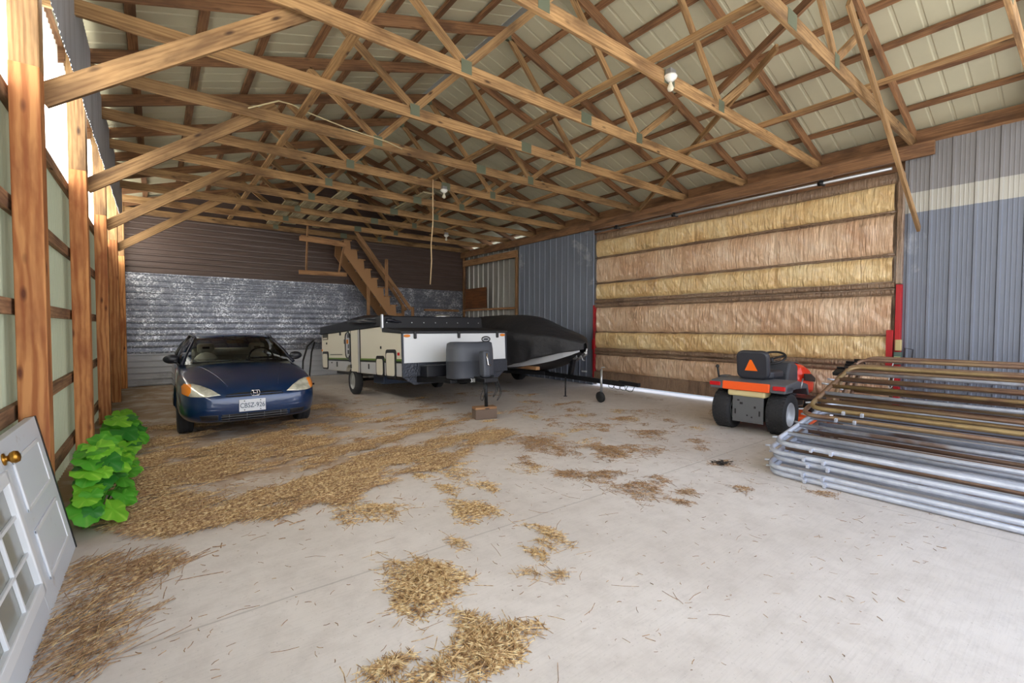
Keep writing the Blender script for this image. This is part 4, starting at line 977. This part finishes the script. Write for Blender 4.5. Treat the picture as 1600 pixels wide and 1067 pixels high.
# dark hose behind the camper
hs = MB(); hs.tube([(3.20, 12.45, 1.10), (3.02, 12.35, .95), (2.88, 12.2, .60), (2.84, 12.1, .25), (2.95, 12.0, .02), (3.1, 12.1, .02)], .022, 8); hs.tube([(3.22, 12.45, 1.05), (3.12, 12.35, .80), (3.05, 12.2, .45), (3.0, 12.1, .2), (2.96, 12.02, .03)], .02, 8)
hs.build('black_hose', RUB, None, 0, 0, 'black hose looped on the floor behind the camper, beside the car', 'hose')

# ------------------------------------------------------------------ covered boat on its trailer
boat = empty('covered_boat', (6.88, 6.45, .0), 'motor boat under a black cover, pale hull showing at the bow', 'boat')
COVER = Mat('black_boat_cover', lin(38, 38, 42), .6); _c = COVER.coord('Object'); COVER.bump(COVER.noise(_c, 5, 6, .6, .6), .5, .05); COVER = COVER.m
HULL = steel('boat_hull', lin(176, 178, 184), .4, .2).m; HDK = Mat('boat_hull_dark', lin(30, 30, 34), .4).m
BS = [(-.02, .04, 1.10, 1.13, 1.00), (.08, .17, 1.15, 1.20, .98), (.3, .38, 1.22, 1.30, .93), (.7, .64, 1.28, 1.40, .82), (1.1, .82, 1.31, 1.53, .70), (1.45, .92, 1.33, 1.68, .62), (1.9, .98, 1.34, 1.735, .58), (3.3, 1.0, 1.34, 1.745, .58), (4.6, .98, 1.34, 1.66, .58), (5.2, .96, 1.32, 1.40, .58)]
def bs(y):
    for a, b in zip(BS, BS[1:]):
        if y <= b[0]: t = (y - a[0]) / (b[0] - a[0]); return [a[k] + (b[k] - a[k]) * t for k in range(1, 5)]
    return list(BS[-1][1:])
NY = 90
def cov(i, j):
    y = -.02 + 5.22 * (i / (NY - 1)) ** 1.25; w, zg, zr, zh = bs(y); u = j / 40 * 2 - 1; a = abs(u); s = 1 if u >= 0 else -1
    if a < .5: f = a / .5; x = w * f; z = zr - (zr - zg) * (f ** 1.7)
    else:
        f = (a - .5) / .5; x = w * (1.0 + .02 * math.sin(f * 3.1)); z = zg - (zg - zh) * f
        x += (.07 * noise.noise((y * 3.2, 2, s * 3)) + .04 * noise.noise((y * 8, f * 2, s)) ) * f * min(1, w * 2)
        z += .03 * noise.noise((y * 2.5, 7, s)) * f
    z += .012 * noise.noise((y * 2, x * 3, 1))
    return V(s * max(x, 0), y, z)
m = MB(); m.grid(cov, NY, 41); o = m.build('boat_cover', COVER, boat); sf = o.modifiers.new('thick', 'SOLIDIFY'); sf.thickness = .006; sf.offset = 1
def hul(i, j):
    y = .05 + 5.1 * i / 40; w, zg, zr, zh = bs(y); u = j / 12 * 2 - 1; a = abs(u); s = 1 if u >= 0 else -1
    ch = .50 + .48 * math.exp(-y * 1.25); kl = .40 + .56 * math.exp(-y * 1.5)
    P = [(0, kl), (max(w * .86 - .02, .01), ch), (max(w - .03, .012), zg - .04)]
    if a < .5: f = a / .5; x = P[1][0] * f; z = kl + (ch - kl) * f
    else: f = (a - .5) / .5; x = P[1][0] + (P[2][0] - P[1][0]) * f; z = ch + (P[2][1] - ch) * f
    return V(s * x, y, z)
m = MB(); P = m.grid(hul, 41, 13, False)
for k_, f in enumerate(list(m.bm.faces)): f.material_index = 1 if 3 <= k_ % 12 < 9 else 0
m.build('hull', [HULL, HDK], boat)
m = MB(); m.tube([(0, -.06, 1.02), (.02, -.02, .90), (0, .04, .84)], .02, 6); m.ball((0, -.03, .92), .04, .04, .05); m.build('bow_eye', GREYM, boat)
bt = empty('boat_trailer', (6.86, 6.45, 0), 'black boat trailer with long tongue and winch post under the covered boat', 'boat trailer', R(-3))
m = MB(); m.beam((.0, 2.2, .42), (.0, -1.05, .40), .08, .09); m.build('tongue', BLKM, bt, .004)
m = MB(); m.beam((.0, -.95, .43), (.0, -1.42, .42), .07, .07); m.build('coupler', BLKM, bt, .01)
for s in (-1, 1):
    MB().beam((s * .04, 1.2, .42), (s * .72, 2.4, .42), .07, .08).build('frame_rail', BLKM, bt, .004); MB().beam((s * .72, 2.36, .42), (s * .72, 5.0, .42), .07, .08).build('frame_rail', BLKM, bt, .004)
    m = MB(); m.lathe([(.19, -.09), (.27, -.10), (.30, -.07), (.30, .07), (.27, .10), (.19, .09)], (s * .88, 3.5, .30), (1, 0, 0), 32, True, True); m.build('wheel', TYRE, bt)
    MB().beam((s * .62, .72 if s < 0 else 1.8, .59), (s * .58, 3.8, .57), .10, .07).build('wood_bunk', STAIR, bt, .004)
m = MB(); m.beam((0, .40, .44), (0, .30, .86), .09, .09, (0, 1, 0)); m.build('winch_post', BLKM, bt, .006)
m = MB(); m.lathe([(.075, -.07), (.075, -.05), (.05, -.05), (.05, .05), (.075, .05), (.075, .07)], (0, .22, .86), (1, 0, 0), 18); m.tube([(.08, .22, .86), (.13, .22, .86), (.13, .16, .76), (.18, .16, .76)], .01, 6); m.build('winch', GREYM, bt)
m = MB(); m.tube([(-.07, -.56, .16), (-.07, -.56, .64)], .024, 10); m.tube([(-.07, -.56, .64), (-.07, -.56, .68), (-.02, -.60, .68)], .010, 6); o = m.build('jockey_jack', GREYM, bt)
m = MB(); m.lathe([(.03, -.035), (.09, -.035), (.105, -.02), (.105, .02), (.09, .035), (.03, .035)], (-.07, -.54, .105), (1, 0, .15), 22); m.build('jockey_wheel', RUB, o)
m = MB(); m.tube([(-.12, .42, .0), (-.12, .42, .40)], .014, 8); m.lathe([(.04, 0), (.04, .01)], (-.12, .42, 0), (0, 0, 1), 12, False); m.build('prop_stand', BLKM, bt)
m = MB()
for k in range(4):
    cx, cz, ra = -.02 + .03 * k, .36, .07 + .012 * k
    m.tube([(cx + .02 * math.sin(3 * t), -.78 - .12 * k + ra * math.cos(t), cz + ra * .9 * math.sin(t)) for t in [2 * math.pi * i / 20 for i in range(20)]], .006, 5, True)
m.build('wiring', Mat('green_wire', lin(44, 66, 56), .5).m, bt)
tag(MB().box(8.68, 8.69, 8.06, 8.24, .30, .335).build('white_tag', WHITE), 'small white strip stuck low on the blue-grey steel near the boat bow', 'tag')

# ------------------------------------------------------------------ loft stair and hanging frame at the back
st = empty('loft_stair', (4.19, 13.05, 3.86), 'orange-brown wooden stair with handrail climbing to the loft along the back wall', 'stair')
RUN, RISE, NS = .193, -.2545, 15
for y, nm in ((0, 'stringer'), (.80, 'stringer')):
    out = [(0, 0)]
    for k in range(NS): out += [(RUN * (k + .85), RISE * k), (RUN * (k + .85) + .02, RISE * (k + 1))]
    out += [(RUN * NS, -3.86), (RUN * NS - .25, -3.86), (-.02, -.34)]
    MB().prism(out, (0, y, 0), (1, 0, 0), (0, 0, 1), -.04).build(nm, STAIR, st, .003)
for k in range(NS - 1):
    MB().box(RUN * k, RUN * (k + 1) + .02, .0, .84, RISE * k, RISE * k + .035).build('tread', STAIR, st, .003)
for (x0, z0, x1, z1, y) in ((4.50, 4.15, 6.17, 1.99, .0), (4.82, 4.15, 6.42, 1.99, .86)):
    MB().beam((x0 - 4.19, y - .03, z0 - 3.86), (x1 - 4.19, y - .03, z1 - 3.86), .04, .10, (0, 0, 1)).build('handrail', STAIR, st, .003)
for x, y, z0, z1 in ((1.2, -.03, -1.50, -.42), (2.03, -.03, -2.7, -1.8), (2.1, .83, -2.7, -1.7)): MB().box(x - .045, x + .045, y - .06, y - .02, z0, z1).build('newel', STAIR, st, .003)
MB().beam((.66, .04, -3.86), (.70, .04, -1.10), .09, .04, (0, 1, 0)).build('support_leg', STAIR, st, .003)
fr = empty('platform_stand', (3.6, 13.0, 2.86), 'open wooden frame of light boards hanging from the loft left of the stair', 'frame')
def fb(a, b, nm, w=.09): MB().beam((a[0] - 3.6, a[2], a[1] - 2.86), (b[0] - 3.6, b[2], b[1] - 2.86), .04, w, (0, 1, 0) if abs(a[1] - b[1]) > .5 else (0, 0, 1)).build(nm, STAIR, fr, .003)
fb((3.0, 3.76, -.05), (4.2, 3.72, -.05), 'landing_joist', .12); fb((3.22, 3.95, .75), (4.30, 3.90, .75), 'landing_joist', .12)
fb((3.22, 4.16, 0), (3.17, 2.90, 0), 'upright', .07); fb((4.18, 3.78, 0), (4.01, 2.90, 0), 'upright', .07); fb((4.40, 4.16, 0), (4.40, 3.72, 0), 'upright', .08); fb((2.98, 2.88, -.045), (4.22, 2.90, -.045), 'bottom_board', .11)
fb((3.06, 4.14, .0), (3.06, 3.78, .0), 'upright', .06)

# ------------------------------------------------------------------ hanging cord, bulbs, cable
tag(MB().tube([(4.16, 7.80, 4.25), (4.16, 7.80, 4.0), (4.16, 7.80, 3.4), (4.12, 7.80, 3.0), (4.13, 7.80, 2.7), (4.10, 7.80, 2.25)], .011, 6).build('cotton_rope', Mat('cord_tan', lin(206, 176, 138), .7).m), 'thin tan cord hanging straight down from a truss chord in the middle', 'cord')
BULB = Mat('bulb_glass', lin(214, 206, 186), .12).m; PORC = Mat('porcelain', lin(232, 230, 224), .3).m
def lamp(loc, label, s=1.0):
    r_ = empty('lamp_holder', loc, label, 'lamp', 0, 'bare bulbs on the trusses')
    m = MB(); m.box(-.05 * s, .05 * s, -.035 * s, .035 * s, .03 * s, .10 * s); m.build('junction_box', GREYM, r_, .006)
    m = MB(); m.lathe([(.02 * s, .045 * s), (.062 * s, .04 * s), (.07 * s, .025 * s), (.06 * s, .0), (.03 * s, -.02 * s), (.024 * s, -.03 * s)], (0, 0, 0), (0, 0, 1), 22); m.build('socket', PORC, r_)
    m = MB(); m.lathe([(.014 * s, -.025 * s), (.018 * s, -.05 * s), (.032 * s, -.085 * s), (.034 * s, -.10 * s), (.026 * s, -.122 * s), (.001, -.132 * s)], (0, 0, 0), (0, 0, 1), 20); m.build('bulb', BULB, r_)
lamp((4.42, 2.92, 4.12), 'bare bulb in a white porcelain holder on the second full truss')
lamp((4.40, 7.80, 4.04), 'small bare bulb beside the hanging cord'); lamp((6.54, 11.47, 4.02), 'tiny far bare bulb to the right of the hanging cord')
tag(MB().tube([(.95, 6.58, 4.16), (1.29, 6.55, 4.34), (1.45, 6.55, 4.34), (1.66, 6.55, 4.29), (2.2, 6.58, 4.23), (2.76, 6.6, 4.2), (3.0, 6.6, 4.15)], .009, 6).build('loose_cable', Mat('cable_cream', lin(206, 190, 150), .6).m), 'loose cream cable lying over the chord of the fifth truss', 'cable')
# ------------------------------------------------------------------ straw and litter on the slab
rnd = random.Random(21)
STRAW = Mat('straw', lin(190, 148, 88), .8); STRAW.color(STRAW.ramp(STRAW.noise(STRAW.coord('Object'), 45, 2, .5), (.32, lin(120, 86, 54)), (.5, lin(190, 154, 104)), (.66, lin(232, 208, 160)))); STRAW = STRAW.m
HAYD = Mat('dark_hay', lin(136, 100, 66), .85); HAYD.color(HAYD.ramp(HAYD.noise(HAYD.coord('Object'), 45, 2, .5), (.3, lin(108, 80, 56)), (.5, lin(150, 114, 80)), (.7, lin(196, 166, 124)))); HAYD = HAYD.m
def strand(m, x, y, z, L, a, w, tilt=.0, bend=.0):
    d = V(math.cos(a), math.sin(a), 0); s = V(-d.y, d.x, 0) * (w / 2); P = []
    for k in range(3):
        t = k / 2 - .5; c = V(x, y, z) + d * (L * t) + s * (bend * (4 * t * t - .5)) + V(0, 0, tilt * (t + .5) * L + .25 * w)
        P.append((m.vert(c - s), m.vert(c + V(0, 0, w * .6)), m.vert(c + s)))
    for A, B in zip(P, P[1:]): m.face([A[0], B[0], B[1], A[1]]); m.face([A[1], B[1], B[2], A[2]])
def blob(m, cx, cy, rx, ry, n, Lr, w, hgt, ang=None):
    th = rnd.uniform(0, 3)
    for k in range(n):
        a = rnd.uniform(0, 6.28); q = math.sqrt(rnd.random()) * (1 if rnd.random() < .82 else rnd.uniform(1, 1.7)); e = 1 + .35 * math.sin(3 * a + th) + .2 * math.sin(5 * a + 2 * th)
        x, y = cx + rx * q * e * math.cos(a), cy + ry * q * e * math.sin(a)
        if x < -.62: continue
        strand(m, x, y, max(0, hgt * (1 - min(q, 1)) * rnd.random()) + .001, rnd.uniform(*Lr), rnd.uniform(0, 3.14) if ang is None else ang + rnd.gauss(0, .5), w * rnd.uniform(.7, 1.3), rnd.uniform(-.0, .22) * max(0, 1 - q), rnd.uniform(-3, 3))
CL = [(1.18,2.36,.15,.24,520),(1.08,2.23,.14,.17,380),(1.29,2.32,.08,.19,300),(1.19,1.85,.07,.12,120),(1.25,1.66,.15,.12,330),(1.12,1.70,.11,.09,170),(.76,1.82,.11,.045,140),(.93,1.68,.15,.05,170),(1.12,1.58,.13,.05,150),
(1.94,3.03,.15,.20,260),(2.34,3.40,.08,.16,70),(2.31,3.88,.16,.2,90),(2.03,3.54,.07,.14,60),(1.57,2.60,.04,.10,40),(2.15,2.33,.05,.22,110),(1.90,2.18,.04,.09,50),(2.03,2.24,.04,.1,30),(1.83,1.90,.06,.04,22),(1.72,2.03,.07,.06,22),
(3.39,2.49,.25,.22,240),(3.40,2.95,.22,.15,200),(3.20,3.15,.11,.13,60),(4.20,3.50,.24,.26,260),(3.75,4.18,.32,.40,240),(3.16,3.23,.1,.1,40),(5.28,3.74,.3,.25,120),(3.66,2.19,.08,.08,40),(3.41,2.10,.06,.08,40),(3.78,2.57,.06,.1,36),(5.01,4.60,.25,.22,80),(3.73,3.83,.2,.22,80),
(4.57,1.44,.08,.09,40),(4.12,1.94,.09,.07,40),(4.57,3.19,.28,.14,50),(5.15,2.93,.15,.12,30),(5.41,3.12,.12,.13,30),(2.02,2.92,.1,.13,50),(1.22,3.53,.2,.18,120),(1.38,3.41,.15,.17,100),(3.73,4.40,.3,.3,140),(5.81,4.59,.28,.2,60),(6.51,4.74,.4,.3,60)]
m1, m2 = MB(), MB()
blob(m2, 4.74, 2.44, .14, .09, 90, (.03, .1), .0035, .02)
for k, (x, y, rx, ry, n) in enumerate(CL): blob(m1 if x < 2.6 else m2, x, y, rx, ry, int(n * 1.5), (.03, .13) if y < 3 else (.04, .14), .0032 if y < 3 else .0042, .03)
for x, y, rx, ry in [(-.34,3.12,.26,.20),(-.38,2.86,.18,.21),(-.27,3.21,.20,.15),(-.15,3.43,.18,.12),(-.23,2.88,.15,.14),(-.30,2.64,.14,.16),(-.04,3.42,.14,.09),(-.11,3.58,.11,.10),(-.35,3.69,.11,.13),(-.30,3.54,.2,.13)]:
    blob(m2, x + .03, y, rx * .95, ry, 62, (.07, .3), .0034, .02, .7); blob(m1, x + .03, y, rx * .8, ry * .9, 28, (.05, .2), .0032, .02, .7)
# broad straw field in front of and around the car
def inside(x, y, P):
    c = False; j = len(P) - 1
    for i in range(len(P)):
        if (P[i][1] > y) != (P[j][1] > y) and x < (P[j][0] - P[i][0]) * (y - P[i][1]) / (P[j][1] - P[i][1]) + P[i][0]: c = not c
        j = i
    return c
FIELD = [(-.5, 11), (2.6, 11), (2.77, 7.94), (3.9, 6.6), (3.9, 4.9), (2.7, 4.35), (1.95, 4.10), (1.54, 3.98), (1.27, 3.62), (.88, 3.80), (.49, 3.82), (.29, 3.80), (-.07, 4.0), (-.25, 4.35), (-.42, 5.3), (-.5, 7)]
n = 0; tries = 0
while n < 24000 and tries < 300000:
    tries += 1; x, y = rnd.uniform(-.5, 4.0), 3.4 + 5.4 * rnd.random() ** 1.35
    if not inside(x + .22 * noise.noise((x * 3, y * 3, 1)), y + .30 * noise.noise((x * 2.5, y * 2.5, 4)), FIELD): continue
    p_, q_ = x * .94 + y * .34, y * .94 - x * .34
    d = 1.15 * noise.noise((p_ * 1.1, q_ * 2.3, 2.2)) + .8 * noise.noise((p_ * 2.8, q_ * 6.5, 5.1)) + .5 * noise.noise((x * 9, y * 13, 3.3)) + .02
    d -= max(0, x - 1.6) * .20 + max(0, y - 4.5) * .13 - max(0, .6 - x) * .25
    if y < 4.5: d += .22 * (1 if x < 1.6 else .2)
    if d < rnd.uniform(-.28, .42): continue
    strand(m1 if rnd.random() < .55 + .2 * noise.noise((x, y, 9)) else m2, x, y, rnd.uniform(.001, .02), rnd.uniform(.07, .26), rnd.gauss(.35, .75), rnd.uniform(.0025, .0048), rnd.uniform(0, .10), rnd.uniform(-3, 3)); n += 1
# darker chaff scattered further back
for k in range(120):
    x, y = rnd.uniform(1.2, 6.4), rnd.uniform(3.3, 8.6)
    if y < 3.9 and x < 2.6: continue
    blob(m2 if rnd.random() < .75 else m1, x, y, rnd.uniform(.06, .24), rnd.uniform(.05, .16), rnd.randint(12, 70), (.03, .11), .0045, .012, rnd.choice((None, .2)))
for k in range(3600):
    x, y = rnd.uniform(.2, 8.2), rnd.uniform(3.2, 11.5)
    if noise.noise((x * .8, y * .9, 12)) + .5 * noise.noise((x * 3, y * 3, 15)) < .12 + .05 * max(0, x - 4): continue
    strand(m2, x, y, .001, rnd.uniform(.03, .12), rnd.uniform(0, 3.14), rnd.uniform(.004, .008), 0, rnd.uniform(-3, 3))
for k in range(1500):
    x, y = rnd.uniform(-.3, 7.5), rnd.uniform(.6, 5); strand(m2, x, y, .0005, rnd.uniform(.006, .05), rnd.uniform(0, 3.14), rnd.uniform(.0018, .004), 0, rnd.uniform(-4, 4))
for k in range(90):
    x, y = rnd.uniform(.1, 6.5), rnd.uniform(.9, 4.5); strand(m2, x, y, .0005, rnd.uniform(.08, .2), rnd.uniform(0, 3.14), rnd.uniform(.002, .003), 0, rnd.uniform(-14, 14))
tag(m1.build('golden_straw', STRAW), 'loose golden straw scattered on the concrete in front of the car', 'straw', None, 'stuff')
tag(m2.build('brown_hay', HAYD), 'darker brown hay and chaff scattered over the concrete', 'hay', None, 'stuff')
m = MB()
for k in range(46):
    c = V(max(-.09, min(.09, rnd.gauss(0, .045))), max(-.07, min(.07, rnd.gauss(0, .035))), .008 + rnd.random() * .02); a = rnd.uniform(0, 6.28); L = rnd.uniform(.015, .04); w = L * rnd.uniform(.3, .6)
    t = V(math.cos(a), math.sin(a), rnd.uniform(-.15, .5)) * L; q = V(-math.sin(a), math.cos(a), rnd.uniform(-.3, .3)) * w
    P = [m.vert(c - t), m.vert(c + q), m.vert(c + t), m.vert(c - q), m.vert(c + V(0, 0, .006))]
    for i in range(4): m.face([P[i], P[(i + 1) % 4], P[4]])
o = m.build('dark_leaf_clump', Mat('dead_leaf', lin(54, 48, 44), .8).m); o.location = (4.72, 2.44, 0); tag(o, 'dark clump of dead leaves alone on the concrete left of the gates', 'leaf litter', None, 'stuff')
